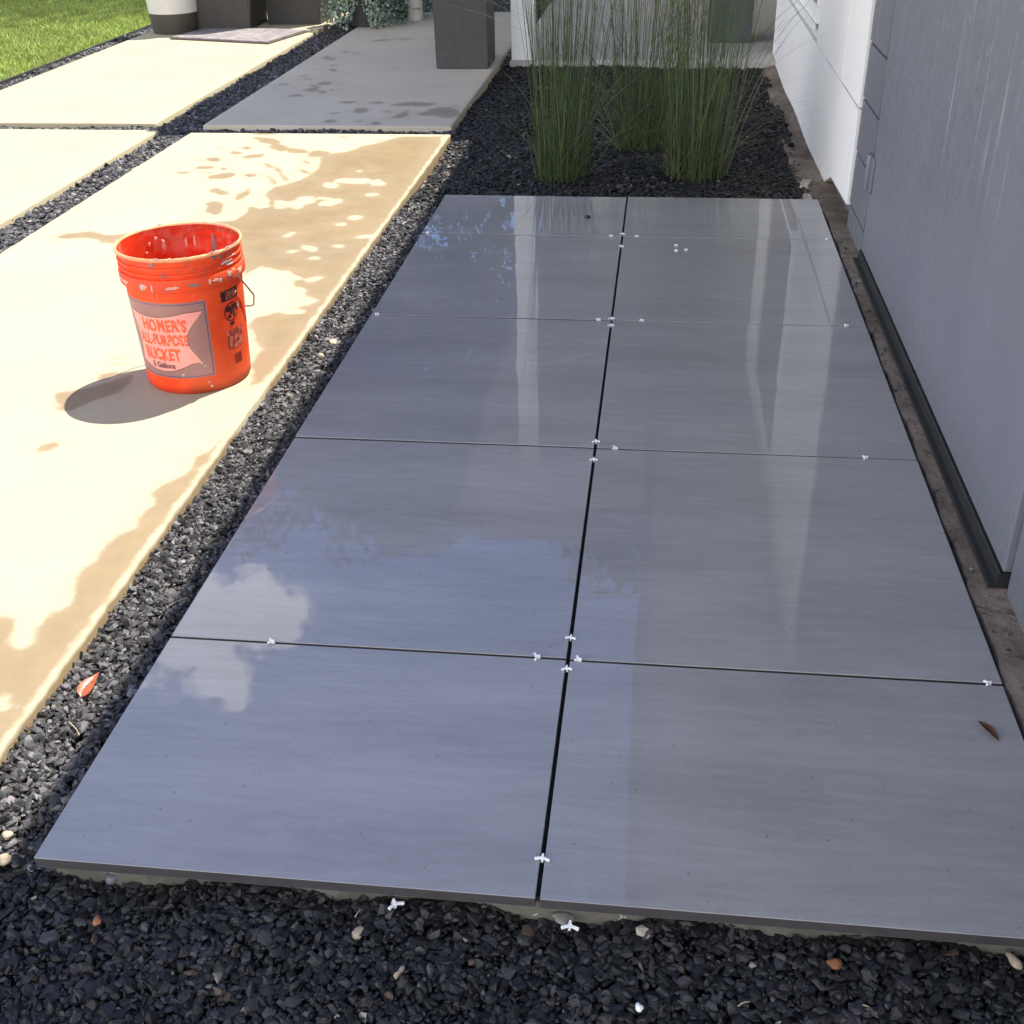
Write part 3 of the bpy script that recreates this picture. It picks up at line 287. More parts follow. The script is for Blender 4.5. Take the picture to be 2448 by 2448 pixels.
def mortar_mat():
    t = MT("mortar bed", 0.85, 0.3); v = t.coord()
    n1 = t.noise(v, 9, 5, 0.6); n2 = t.noise(v, 90, 4, 0.6); n3 = t.noise(v, 17, 4, 0.7)
    c = t.mix(t.rng(n1, 0.3, 0.7), (0.085, 0.08, 0.066), (0.165, 0.155, 0.13))
    c = t.mix(t.rng(n3, 0.66, 0.70), c, (0.36, 0.36, 0.34))
    t.col(c); t.bump(t.math('ADD', n1, n2), 0.5, 0.006); return t.m
M_mortar = mortar_mat()
M_joint = plain("dark joint", (0.018, 0.018, 0.019), 0.9, 0.3, 80)

def ledge_mat():
    t = MT("stained footing", 0.85, 0.3); v = t.coord()
    n1 = t.noise(v, 4, 6, 0.65); n2 = t.noise(v, 45, 5, 0.65); n3 = t.noise(v, 12, 5, 0.7)
    c = t.mix(t.rng(n1, 0.35, 0.68), (0.125, 0.095, 0.072), (0.25, 0.205, 0.165))
    c = t.mix(t.rng(n3, 0.60, 0.72, 0, 0.7), c, (0.36, 0.33, 0.29))
    c = t.mix(t.rng(n2, 0.52, 0.66, 0, 0.75), c, (0.06, 0.047, 0.038))
    t.col(c); t.bump(t.math('ADD', n2, n1), 0.6, 0.008); return t.m
M_ledge = ledge_mat()

def white_mat():
    t = MT("white painted siding", 0.6, 0.35); v = t.coord('Object', (1, 1, 1)); vv = t.coord('Object', (1, 14, 1.2))
    n1 = t.noise(vv, 3, 5, 0.6); n2 = t.noise(v, 70, 3); z = t.sep(t.coord('Object'))[2]
    splash = t.math('MULTIPLY', t.rng(z, 0.16, -0.12), t.rng(t.noise(v, 22, 6, 0.7), 0.5, 0.7))
    c = t.mix(t.rng(n1, 0.35, 0.7), (0.89, 0.88, 0.86), (0.85, 0.84, 0.82))
    c = t.mix(t.math('MULTIPLY', splash, 0.6), c, (0.45, 0.42, 0.38))
    t.col(c); t.bump(n2, 0.12, 0.002); return t.m
M_white = white_mat()

def grey_mat(name, base, streak):
    t = MT(name, 0.42, 0.4); v = t.coord(); vv = t.coord('Object', (1, 22, 0.55))
    n1 = t.noise(vv, 2.0, 5, 0.62); n2 = t.noise(v, 35, 5, 0.65); n3 = t.noise(v, 1.4, 4); g = t.noise(v, 300, 2)
    z = t.sep(t.coord())[2]
    c = t.mix(t.rng(n3, 0.3, 0.7), tuple(x * 0.93 for x in base), tuple(x * 1.06 for x in base))
    up = t.rng(t.math('ADD', z, t.math('MULTIPLY', n3, 0.35)), 0.55, 1.0)
    s = t.math('MULTIPLY', t.rng(n1, 0.60, 0.72), up)
    s2 = t.math('MULTIPLY', t.rng(n2, 0.55, 0.8), t.rng(z, 0.6, 0.95, 0, 0.55))
    c = t.mix(t.math('MULTIPLY', t.math('MAXIMUM', s, s2), streak), c, (0.56, 0.57, 0.6))
    low = t.math('MULTIPLY', t.rng(t.math('ADD', z, t.math('MULTIPLY', n2, -0.12)), 0.13, -0.05), t.rng(n2, 0.35, 0.6))
    c = t.mix(t.math('MULTIPLY', low, 0.55), c, (0.13, 0.15, 0.145))
    t.col(c); t.bump(g, 0.05, 0.001); t.rough(t.rng(n2, 0.3, 0.7, 0.36, 0.52)); return t.m
M_door = grey_mat("grey painted door", (0.182, 0.188, 0.222), 0.6)
M_grey = grey_mat("grey painted siding", (0.165, 0.17, 0.197), 0.4)
M_soffit = plain("pale painted soffit", (0.74, 0.72, 0.68), 0.7, 0.05, 20)
M_roof = plain("grey roof membrane", (0.25, 0.25, 0.25), 0.8, 0.15, 10)
M_rubber = plain("weathered dark metal sill", (0.017, 0.0165, 0.0165), 0.62, 0.4, 45)
M_glass = MT("window glass", 0.03, 0.5).m; M_glass.node_tree.nodes['Principled BSDF'].inputs['Base Color'].default_value = (0.03, 0.035, 0.04, 1)
M_dark = plain("dark grey planter", (0.05, 0.048, 0.048), 0.6, 0.18, 30)
M_brown = plain("dark brown planter", (0.034, 0.03, 0.026), 0.6, 0.18, 30)
M_navy = plain("slate blue planter", (0.075, 0.08, 0.098), 0.5, 0.18, 30)
M_soil = plain("potting soil", (0.03, 0.022, 0.016), 0.95, 0.4, 80, bump=0.6, bd=0.01)
M_potwhite = plain("white glazed pot", (0.55, 0.53, 0.49), 0.4, 0.06, 12)
M_potbase = plain("dark pot base", (0.05, 0.045, 0.035), 0.6, 0.2, 25)
M_mat = plain("charcoal doormat pile", (0.19, 0.172, 0.172), 0.95, 0.5, 130, bump=0.5, bd=0.006)
M_matrim = plain("doormat rim", (0.075, 0.055, 0.05), 0.8, 0.2, 60)
M_ground = plain("bare soil", (0.03, 0.028, 0.025), 0.95, 0.4, 12)
M_far = plain("far grass", (0.07, 0.10, 0.035), 0.95, 0.3, 3)
M_turf = plain("turf soil", (0.14, 0.18, 0.045), 0.95, 0.3, 25)
M_edging = plain("steel edging", (0.03, 0.03, 0.03), 0.6, 0.2, 50)
M_gravel = attr_mat("crushed black basalt", 0.5, 0.34, bump=0.35, bscale=260)
M_grass = attr_mat("grass blades", 0.55, 0.3)
M_rush = attr_mat("rush stems", 0.5, 0.4)
M_leaf = attr_mat("leaves", 0.5, 0.4)
M_leafmatt = attr_mat("tree leaves", 0.9, 0.05)
M_bark = plain("bark", (0.09, 0.07, 0.05), 0.9, 0.4, 30, bump=0.6, bd=0.02)
M_spacer = plain("white plastic", (0.82, 0.83, 0.84), 0.35, 0.03, 60, bump=0)
M_pebble = plain("pale pebble", (0.36, 0.295, 0.21), 0.7, 0.25, 90)
M_chip = plain("rusty chip", (0.30, 0.12, 0.05), 0.7, 0.3, 90)
M_dryleaf = plain("dry brown leaf", (0.16, 0.075, 0.04), 0.55, 0.35, 90)
M_redleaf = plain("orange fallen leaf", (0.55, 0.16, 0.075), 0.3, 0.25, 60)
M_straw = plain("straw", (0.45, 0.38, 0.24), 0.8, 0.2, 90)
M_post = plain("white painted post", (0.88, 0.88, 0.87), 0.5, 0.03, 20)

# ------------------------------------------------------------------ setting: ground
bm = bmesh.new(); vs = [bm.verts.new(p) for p in ((-250, -250, -0.16), (250, -250, -0.16), (250, 250, -0.16), (-250, 250, -0.16))]; bm.faces.new(vs)
tag(obj('ground', bm, M_far), kind='structure')
bm = bmesh.new(); box(bm, -3.91, 1.2, -2.5, 11.2, -0.15, -0.075)
tag(obj('gravel_base', bm, M_ground), kind='structure')
bm = bmesh.new(); box(bm, -14, -3.925, -3, 14, -0.15, -0.035); box(bm, -3.924, -2.4, 9.86, 14, -0.15, -0.036)
tag(obj('lawn', bm, M_turf), kind='structure')

# ------------------------------------------------------------------ pavement of concrete slabs
def sdf(px, py, poly):
    """signed distance, positive inside"""
    p = np.array(poly, dtype=np.float64); q = np.roll(p, -1, 0)
    d = np.full(px.shape, 1e9); ins = np.zeros(px.shape, bool)
    for (ax, ay), (bx, by) in zip(p, q):
        ex, ey = bx - ax, by - ay; L = ex * ex + ey * ey + 1e-12
        t = np.clip(((px - ax) * ex + (py - ay) * ey) / L, 0, 1)
        d = np.minimum(d, (px - ax - t * ex) ** 2 + (py - ay - t * ey) ** 2)
        c = ((ay > py) != (by > py))
        with np.errstate(divide='ignore', invalid='ignore'):
            xi = ex * (py - ay) / (by - ay if by != ay else 1e-12) + ax
        ins ^= c & (px < xi)
    d = np.sqrt(d); return np.where(ins, d, -d)

def slab(name, x0, x1, y0, y1, mat, parent, step, wets=(), dries=(), edge=None, th=0.09, side=-1.0):
    r = 0.0055
    xs = np.concatenate(([x0, x0 + r*0.3, x0 + r], np.linspace(x0 + r, x1 - r, max(3, int((x1 - x0) / step)))[1:-1], [x1 - r, x1 - r*0.3, x1]))
    ys = np.concatenate(([y0, y0 + r*0.3, y0 + r], np.linspace(y0 + r, y1 - r, max(3, int((y1 - y0) / step)))[1:-1], [y1 - r, y1 - r*0.3, y1]))
    X, Y = np.meshgrid(xs, ys); nx, ny = len(xs), len(ys)
    de = np.minimum(np.minimum(X - x0, x1 - X), np.minimum(Y - y0, y1 - Y))
    Z = -r + np.sqrt(np.clip(r * r - (r - np.clip(de, 0, r)) ** 2, 0, None))
    # slightly chipped arris
    Xj = X + np.where(de < r * 0.9, np.sin(Y * 37) * 0.0012 + np.sin(Y * 131) * 0.0009, 0); Yj = Y + np.where(de < r * 0.9, np.sin(X * 41) * 0.001, 0)
    W = np.full(X.shape, -1.0)
    def near(poly, pad=0.12):
        a = np.array(poly); return (X > a[:, 0].min() - pad) & (X < a[:, 0].max() + pad) & (Y > a[:, 1].min() - pad) & (Y < a[:, 1].max() + pad)
    for w in wets:
        k = near(w); s = np.maximum(W[k], sdf(X[k], Y[k], w)); W[k] = s
    for w in dries:
        k = near(w); W[k] = np.minimum(W[k], -sdf(X[k], Y[k], w))
    if edge: W = np.minimum(W, (x1 - X) - edge)
    V = np.stack([Xj, Yj, Z], -1).reshape(-1, 3)
    i = np.arange(nx * ny).reshape(ny, nx)
    F = np.stack([i[:-1, :-1], i[:-1, 1:], i[1:, 1:], i[1:, :-1]], -1).reshape(-1, 4)
    ring = np.concatenate([i[0, :], i[1:, -1], i[-1, -2::-1], i[-2:0:-1, 0]])
    low = V[ring].copy(); low[:, 2] = -th
    j = np.arange(len(ring)) + len(V); jn = np.roll(j, -1); rn = np.roll(ring, -1)
    F2 = np.stack([ring, j, jn, rn], -1)
    W2 = np.concatenate([W.ravel(), np.full(len(ring), side)])
    me = npmesh(name, np.concatenate([V, low]), np.concatenate([F, F2]), {'wet': ('FLOAT', W2)})
    me.shade_smooth(); me.set_sharp_from_angle(angle=rad(50))
    return link(name, me, mat, parent)

pave = tag(empty('pavement', (0, 0, 0)), kind='structure')
slab('slab', -2.238, -0.978, 0.30, 5.485, M_slab, pave, 0.0125, WET, DRY, 0.005, side=0.3)
slab('slab', -2.235, -1.000, 5.645, 9.66, M_slab_shade, pave, 0.02, SPOTS)
slab('slab', -3.745, -2.490, 5.675, 9.70, M_slab_dry, pave, 0.08)
slab('slab', -3.66, -2.415, 0.60, 5.535, M_slab_dry, pave, 0.08)
slab('slab', -2.238, -0.978, -4.5, 0.18, M_slab_dry, pave, 0.08)
slab('slab', -3.66, -2.415, -4.5, 0.48, M_slab_dry, pave, 0.08)
slab('slab', -0.86, 2.4, -4.5, -0.6, M_slab_dry, pave, 0.1)  # unseen slab behind the camera, added to bounce sunlight onto shaded walls and post
pf = slab('porch_floor', -0.942, 3.2, 7.47, 14.0, M_slab_porch, None, 0.1); tag(pf, kind='structure')

# ------------------------------------------------------------------ terrace of pavers on a mortar bed
TX = [-0.824, -0.1221, -0.1159, 0.592]
TY = [(1.060, 1.573), (1.578, 2.358), (2.364, 3.158), (3.163, 3.954), (3.958, 4.456)]
bm = bmesh.new(); box(bm, -0.806, 0.586, 1.078, 4.44, -0.12, -0.0185)
bmesh.ops.subdivide_edges(bm, edges=[e for e in bm.edges if abs((e.verts[0].co - e.verts[1].co).x) > 1], cuts=70, use_grid_fill=True)
for v in bm.verts:
    if v.co.y < 1.1: v.co.y += 0.007 * math.sin(v.co.x * 19) + random.uniform(-0.004, 0.004)
terr = tag(obj('terrace', bm, M_mortar), kind='structure')
bm = bmesh.new()
box(bm, TX[1] - 0.002, TX[2] + 0.002, 1.079, 4.44, -0.0184, -0.0135)
for (a, b), (c, d) in zip(TY[:-1], TY[1:]): box(bm, -0.80, TX[1] - 0.0021, b - 0.002, c + 0.002, -0.0184, -0.006); box(bm, TX[2] + 0.0021, 0.584, b - 0.002, c + 0.002, -0.0184, -0.006)
obj('joint_filler', bm, M_joint, terr)
for r, (y0, y1) in enumerate(TY):
    for c in range(2):
        x0, x1 = (TX[0], TX[1]) if c == 0 else (TX[2], TX[3])
        w, h = (x1 - x0) / 2, (y1 - y0) / 2
        bm = bmesh.new(); box(bm, -w, w, -h, h, -0.018, 0.0, 0.0011, 2)
        for f in bm.faces:
            if abs(f.normal.z) < 0.5: f.material_index = 1
        me = finish(bm, 'tile'); me.materials.append(M_tile); me.materials.append(M_tile_edge)
        o = link('tile', me, None, terr, ((x0 + x1) / 2, (y0 + y1) / 2, random.uniform(-0.0006, 0.0002)))
        o.rotation_euler = (rad(random.uniform(-0.10, 0.10)), rad(random.uniform(-0.12, 0.12)), 0)
        for p in me.polygons:
            p.material_index = 1 if abs(p.normal.z) < 0.3 else 0

# ------------------------------------------------------------------ footing along the house
def footing():
    ys = np.linspace(0.5, 7.465, 280); us = np.linspace(0, 1, 9)
    V = []
    for y in ys:
        t = min(max((y - 4.3) / 0.35, 0), 1); xl = 0.601 + (0.548 - 0.601) * t + 0.003 * math.sin(y * 23) + random.uniform(-0.003, 0.003)
        if y > 6: xl += 0.02 * (y - 6)
        zl = -0.005 - 0.037 * t
        V.append((xl, y, -0.14)); V.append((xl - 0.001, y, zl - 0.012))
        for u in us:
            z = zl + 0.006 * math.sin(y * 5 + u * 3) * (0.1 + t) + random.uniform(-0.0015, 0.0015) + 0.012 * t * u
            V.append((xl + 0.002 + u * (0.69 - xl), y, z))
    k = len(us) + 2; i = np.arange(len(V)).reshape(-1, k)
    F = np.stack([i[:-1, :-1], i[:-1, 1:], i[1:, 1:], i[1:, :-1]], -1).reshape(-1, 4)[:, ::-1]
    me = npmesh('footing', np.array(V), F); me.shade_smooth(); me.set_sharp_from_angle(angle=rad(50)); return me
foot = link('footing', footing(), M_ledge)
tag(foot, kind='structure')

# ------------------------------------------------------------------ house
house = tag(empty('house', (0.66, 4.0, 0)), 'house wall with white panels, grey lapped siding and grey double doors', 'house')
HX, HY = 0.66, 4.0
def hpart(name, bm, m, parent=house, smooth=None):
    for v in bm.verts: v.co -= Vector((HX, HY, 0))
    o = obj(name, bm, m, None, smooth=smooth)
    o.parent = parent
    return o
def panel(poly, x, th, bev=0.002):
    """vertical panel: poly of (y,z), outer face at x, thickness th towards +x"""
    b = bmesh.new()
    f = b.faces.new([b.verts.new((x, y, z)) for y, z in poly]); e = bmesh.ops.extrude_face_region(b, geom=[f])
    for g in e['geom']:
        if isinstance(g, bmesh.types.BMVert): g.co.x += th
    bmesh.ops.recalc_face_normals(b, faces=b.faces)
    fr = [ed for ed in b.edges if all(abs(v.co.x - x) < 1e-6 for v in ed.verts)]
    if bev: bmesh.ops.bevel(b, geom=fr, offset=bev, segments=2, affect='EDGES')
    return b
bm = bmesh.new(); box(bm, 0.690, 0.86, 0.6, 6.605, -0.1, 2.075); box(bm, 0.690, 0.86, 6.606, 7.76, -0.1, 2.795)
hpart('wall', bm, M_grey)
low = [(7.74, -0.03), (6.84, -0.05), (5.9, -0.115), (5.45, -0.135), (5.15, -0.12), (4.85, -0.04), (4.622, 0.044)]
hpart('siding_panel', panel([(4.622, 0.380)] + [(7.74, 0.380)] + low, 0.656, 0.030), M_white)
hpart('siding_panel', panel([(4.168, 0.382), (4.612, 0.382), (4.612, 0.040), (4.168, 0.062)], 0.653, 0.034), M_white)
hpart('siding_panel', panel([(5.5, 2.06), (7.74, 2.06), (7.74, 0.392), (5.5, 0.392)], 0.664, 0.024), M_white)
hpart('siding_panel', panel([(4.624, 2.06), (5.51, 2.06), (5.51, 0.388), (4.624, 0.390)], 0.652, 0.020), M_white)
hpart('siding_panel', panel([(4.160, 2.06), (4.612, 2.06), (4.612, 0.392), (4.160, 0.392)], 0.652, 0.020), M_white)
zc = [-0.07, 0.075, 0.252, 0.427, 0.602, 0.776, 0.95, 1.125, 1.3, 1.475, 1.65, 1.825, 2.06]
for a, b in zip(zc[:-1], zc[1:]):
    p = panel([(3.800, b - 0.004), (4.147, b - 0.004), (4.147, a + 0.004), (3.800, a + 0.004)], 0.660, 0.020, 0.0015)
    for v in p.verts:
        if v.co.x < 0.67: v.co.x += 0.002 * (v.co.z - a) / (b - a)
    hpart('siding_panel', p, M_grey)
bm = bmesh.new(); box(bm, 0.671, 0.688, 3.752, 3.795, -0.03, 2.06, 0.003); hpart('door_jamb', bm, M_grey)
hpart('siding_panel', panel([(0.6, 2.06), (1.855, 2.06), (1.855, -0.03), (0.6, -0.03)], 0.664, 0.024), M_grey)
door = None
for y0, y1, h in ((2.773, 3.742, 1), (1.862, 2.764, 0)):
    bm = bmesh.new(); box(bm, 0.652, 0.686, y0, y1, 0.035, 2.03, 0.003)
    dl = hpart('door', bm, M_door)
    dl['label'] = 'grey door leaf beside the lapped siding' if h else 'grey door leaf nearest the camera'
    for hz in ((0.223, 0.331), (1.0, 1.1), (1.7, 1.8)):
        if not h: continue
        b2 = bmesh.new(); lathe(b2, [(0.0001, hz[0]), (0.009, hz[0]), (0.0105, hz[0] + 0.003), (0.0105, hz[1] - 0.003), (0.009, hz[1]), (0.0001, hz[1])], 14, 0.645, 3.760)
        box(b2, 0.6465, 0.6515, 3.70, 3.748, hz[0] + 0.002, hz[1] - 0.002, 0.001); box(b2, 0.6465, 0.6545, 3.757, 3.80, hz[0] + 0.002, hz[1] - 0.002, 0.001)
        hpart('hinge', b2, M_grey, dl, smooth=40)
# sloped drip sill under the doors
prof = [(0.633, -0.004), (0.633, 0.0035), (0.6345, 0.0045), (0.6362, 0.003), (0.6465, 0.0035), (0.6480, 0.026), (0.6500, 0.029), (0.689, 0.029), (0.689, -0.004)]
b = bmesh.new(); A = [b.verts.new((x, 1.868, z)) for x, z in prof]; B2 = [b.verts.new((x, 3.765, z)) for x, z in prof]
for i in range(len(prof)): b.faces.new((A[i], B2[i], B2[(i+1) % len(prof)], A[(i+1) % len(prof)]))
b.faces.new(A[::-1]); b.faces.new(B2); bmesh.ops.recalc_face_normals(b, faces=b.faces)
hpart('door_sill', b, M_rubber)
# window in the far white panel
bm = bmesh.new()
for (y0, y1, z0, z1) in ((5.56, 6.9, 0.462, 0.53), (5.56, 5.60, 0.531, 1.7), (6.86, 6.9, 0.531, 1.7), (5.56, 6.9, 1.701, 1.76)): box(bm, 0.645, 0.680, y0, y1, z0, z1, 0.003)
wf = hpart('window', bm, M_white)
bm = bmesh.new(); box(bm, 0.655, 0.662, 5.602, 6.858, 0.532, 1.699); hpart('pane', bm, M_glass, wf)
bm = bmesh.new(); box(bm, 0.625, 0.6445, 5.53, 6.93, 0.44, 0.462, 0.003); hpart('window_sill', bm, M_white, wf)
# roofs
bm = bmesh.new(); box(bm, 0.025, 7, 0.55, 6.785, 2.08, 2.2); rf = hpart('roof', bm, M_soffit)
bm = bmesh.new(); box(bm, -0.022, 0.0245, 0.55, 6.785, 2.05, 2.282, 0.003); hpart('fascia', bm, M_door, rf)
bm = bmesh.new(); box(bm, 0.025, 7.0, 0.55, 6.785, 2.2005, 2.27); hpart('roofing', bm, M_roof, rf)
bm = bmesh.new(); box(bm, -1.325, 7, 6.816, 15, 2.80, 2.92); rf = hpart('porch_roof', bm, M_soffit)
bm = bmesh.new(); box(bm, -1.35, 7, 6.79, 6.8155, 2.77, 3.002, 0.003); box(bm, -1.35, -1.3255, 6.8157, 15, 2.77, 3.002, 0.003); hpart('fascia', bm, M_brown, rf)
bm = bmesh.new(); box(bm, -1.325, 7, 6.816, 15, 2.9205, 2.99); hpart('roofing', bm, M_roof, rf)
bm = bmesh.new(); box(bm, -0.932, -0.790, 7.482, 7.605, 0.001, 2.798, 0.003); hpart('post', bm, M_post)
bm = bmesh.new(); box(bm, 1.15, 1.25, 7.9, 10.4, 0.002, 2.79); hpart('porch_wall', bm, M_dark)
bm = bmesh.new(); box(bm, -1.30, 3.2, 12.9, 13.05, 0.002, 2.795); hpart('porch_wall', bm, M_white)  # unseen pale back wall, added to lighten the reflections in the far tiles

# ------------------------------------------------------------------ gravel
def stone_lib(n, npts=(13, 19), ax=(1, 0.78, 0.40)):
    out = []
    for _ in range(n):
        b = bmesh.new(); k = RNG.randint(*npts)
        for _ in range(k):
            v = RNG.normal(size=3); v /= np.linalg.norm(v); v *= RNG.uniform(0.78, 1.05)
            b.verts.new(v * np.array(ax) * RNG.uniform(0.85, 1.15, 3))
        r = bmesh.ops.convex_hull(b, input=b.verts[:])
        bmesh.ops.delete(b, geom=[g for g in set(r['geom_interior'] + r['geom_unused']) if isinstance(g, bmesh.types.BMVert)], context='VERTS')
        bmesh.ops.triangulate(b, faces=b.faces[:]); b.verts.index_update()
        out.append((np.array([v.co[:] for v in b.verts]), np.array([[v.index for v in f.verts] for f in b.faces]))); b.free()
    return out
LIB = stone_lib(18)

def rotmats(n, tilt):
    a = RNG.uniform(0, 2 * np.pi, n); t = RNG.normal(0, tilt, n); p = RNG.uniform(0, 2 * np.pi, n)
    ca, sa = np.cos(a), np.sin(a); Rz = np.zeros((n, 3, 3)); Rz[:, 0, 0] = ca; Rz[:, 0, 1] = -sa; Rz[:, 1, 0] = sa; Rz[:, 1, 1] = ca; Rz[:, 2, 2] = 1
    kx, ky = np.cos(p), np.sin(p); c, s = np.cos(t), np.sin(t); K = np.zeros((n, 3, 3))
    K[:, 0, 2] = ky; K[:, 1, 2] = -kx; K[:, 2, 0] = -ky; K[:, 2, 1] = kx
    I = np.eye(3)[None]; R = I + s[:, None, None] * K + (1 - c)[:, None, None] * (K @ K)
    return R @ Rz

def stones(P, size, tilt=0.45, alb=0.04):
    n = len(P); sz = size * np.clip(RNG.lognormal(0, 0.46, n), 0.35, 2.2); R = rotmats(n, tilt); kind = RNG.randint(0, len(LIB), n)
    g = np.clip(RNG.lognormal(math.log(alb), 0.6, n), alb * .3, alb * 4)
    c = np.stack([g * RNG.uniform(0.98, 1.10, n), g * RNG.uniform(0.97, 1.04, n), g * RNG.uniform(0.94, 1.12, n), np.ones(n)], -1)
    odd = RNG.rand(n); w = odd < 0.004; c[w, :3] = np.array([0.30, 0.27, 0.22]) * RNG.uniform(0.6, 1.2, (w.sum(), 1))
    w = (odd > 0.012) & (odd < 0.02); c[w, :3] = np.array([0.09, 0.062, 0.045])
    V, F, C, off = [], [], [], 0
    for k, (lv, lf) in enumerate(LIB):
        i = np.nonzero(kind == k)[0]
        if not len(i): continue
        v = np.einsum('nij,vj->nvi', R[i], lv) * (sz[i] * 0.5)[:, None, None] + P[i][:, None, :]
        nv = len(lv); V.append(v.reshape(-1, 3)); F.append((lf[None] + (np.arange(len(i)) * nv)[:, None, None] + off).reshape(-1, 3))
        C.append(np.repeat(c[i], nv, 0)); off += len(i) * nv
    return np.concatenate(V), np.concatenate(F), np.concatenate(C)

def scatter(x0, x1, y0, y1, sp, zf, lay=((0.0, 1.0), (0.45, 0.62))):
    out = []
    for dz, dens in lay:
        s = sp / math.sqrt(dens); xs = np.arange(x0, x1, s); ys = np.arange(y0, y1, s * 0.9)
        X, Y = np.meshgrid(xs, ys); X = X + (np.arange(len(ys)) % 2)[:, None] * s / 2
        X = X + RNG.uniform(-.45, .45, X.shape) * s; Y = Y + RNG.uniform(-.45, .45, X.shape) * s
        Z = zf(X, Y) + (dz - 0.65) * sp + RNG.uniform(-.22, .22, X.shape) * sp
        k = (X > x0 + sp * .3) & (X < x1 - sp * .3)
        out.append(np.stack([X[k], Y[k], Z[k]], -1))
    return np.concatenate(out)

def gravel(regs, size, tilt=0.45, alb=0.04):
    P = np.concatenate([scatter(*r) for r in regs]); v, f, c = stones(P, size, tilt, alb)
    me = npmesh('gravel', v, f, {'col': ('FLOAT_COLOR', c)}, True); o = link('gravel', me, M_gravel); tag(o, kind='stuff'); return o
FZ = lambda x, y: -0.0445 + 0.006 * np.sin(x * 9 + y * 5) + 0.005 * np.sin(x * 23 - y * 17)
SZ = lambda x, y: -0.020 - 0.024 * np.clip((x + 0.98) / 0.15, 0, 1) + 0.004 * np.sin(y * 11)
BZ = lambda x, y: -0.035 + 0.008 * np.sin(x * 4 + y * 3) + 0.005 * np.sin(x * 11 - y * 7)
GZ = lambda x, y: -0.020 + 0.004 * np.sin(x * 7 + y * 9)
gravel([(-0.985, 0.62, 0.42, 1.085, 0.0092, FZ)], 0.0142, .55, .016)
gravel([(-0.985, -0.805, 1.086, 2.6, 0.0086, SZ)], 0.0134, .85, .047)
gravel([(-0.985, -0.805, 2.601, 4.45, 0.0100, SZ)], 0.0148, .85, .05)
gravel([(-1.0, 0.60, 4.451, 5.6, 0.0135, BZ), (-1.0, 0.60, 5.601, 7.47, 0.0165, BZ)], 0.0195, .45, .015)
gravel([(-2.49, -2.23, 0.5, 9.7, 0.0145, GZ), (-2.23, -0.98, 5.48, 5.65, 0.0135, GZ), (-3.75, -2.49, 5.53, 5.685, 0.0135, GZ),
        (-3.905, -3.735, 4.6, 9.9, 0.0155, GZ), (-1.01, -0.93, 7.47, 9.66, 0.017, GZ), (-2.45, -0.93, 9.66, 11.1, 0.019, GZ), (-3.75, -2.45, 9.70, 9.86, 0.017, GZ)], 0.021, .45, .05)

n = 150; P = np.stack([RNG.uniform(0.603, 0.632, n), RNG.uniform(0.9, 4.4, n), np.full(n, 0.0005)], -1); P[:40, 0] = RNG.uniform(0.56, 0.65, 40); P[:40, 1] = RNG.uniform(4.4, 5.6, 40); P[:40, 2] = -0.03
v, f, c = stones(P, 0.0065, .5, .05); o = link('gravel', npmesh('gravel', v, f, {'col': ('FLOAT_COLOR', c)}, True), M_gravel); tag(o, kind='stuff')
M_chunk = plain("pale broken mortar", (0.36, 0.335, 0.29), 0.9, 0.25, 40, bump=0.6, bd=0.01)
for (x, y, z), ax, rz, lb in (((0.572, 4.56, -0.036), (.014, .085, .020), 0.05, 'long pale broken mortar piece at the back right tile corner'), ((0.585, 4.80, -0.034), (.020, .045, .018), -0.3, 'smaller pale mortar lump beside the footing, farther along the bed')):
    b3 = bmesh.new(); bmesh.ops.create_icosphere(b3, subdivisions=3, radius=1.0)
    for q in b3.verts:
        k = 1 + .16 * math.sin(q.co.x * 5 + y) + .12 * math.sin(q.co.y * 9) + .10 * math.sin(q.co.z * 7 + q.co.y * 4); q.co = Vector((max(-.8, min(.8, q.co.x)) * ax[0] * k, q.co.y * ax[1] * k, max(-.7, min(.7, q.co.z)) * ax[2] * k))
    o = obj('mortar_chunk', b3, M_chunk, None, (x, y, z), smooth=40); o.rotation_euler = (0, 0, rz); tag(o, lb, 'rubble')

# ------------------------------------------------------------------ grass
def grass(regs, dens, h):
    P = []
    for x0, x1, y0, y1 in regs:
        n = int((x1 - x0) * (y1 - y0) * dens); P.append(np.stack([RNG.uniform(x0, x1, n), RNG.uniform(y0, y1, n)], -1))
    P = np.concatenate(P); n = len(P); a = RNG.uniform(0, 2*np.pi, n); hh = h * RNG.uniform(0.55, 1.3, n); w = RNG.uniform(0.0022, 0.0045, n)
    lean = RNG.normal(0, 0.5, (n, 2)) * hh[:, None]
    b0 = np.stack([P[:, 0] - np.cos(a) * w, P[:, 1] - np.sin(a) * w, np.full(n, -0.034)], -1); b1 = np.stack([P[:, 0] + np.cos(a) * w, P[:, 1] + np.sin(a) * w, np.full(n, -0.034)], -1)
    tp = np.stack([P[:, 0] + lean[:, 0], P[:, 1] + lean[:, 1], -0.034 + hh], -1)
    V = np.stack([b0, b1, tp], 1).reshape(-1, 3); F = np.arange(3 * n).reshape(-1, 3)
    g = RNG.uniform(0.6, 1.3, n) * (1 + 0.14 * np.sin(P[:, 0] * 3 + np.sin(P[:, 1] * 5)) * np.sin(P[:, 1] * 2.3) + 0.10 * np.sin(P[:, 0] * 11) * np.sin(P[:, 1] * 13 + P[:, 0] * 4))
    c = np.stack([0.29 * g * RNG.uniform(.85, 1.2, n), 0.375 * g, 0.085 * g, np.ones(n)], -1)
    me = npmesh('grass', V, F, {'col': ('FLOAT_COLOR', np.repeat(c, 3, 0))}); o = link('grass', me, M_grass); tag(o, kind='stuff')
grass([(-6.6, -3.93, 5.4, 11.5), (-3.93, -2.4, 9.9, 11.5)], 9500, 0.027)
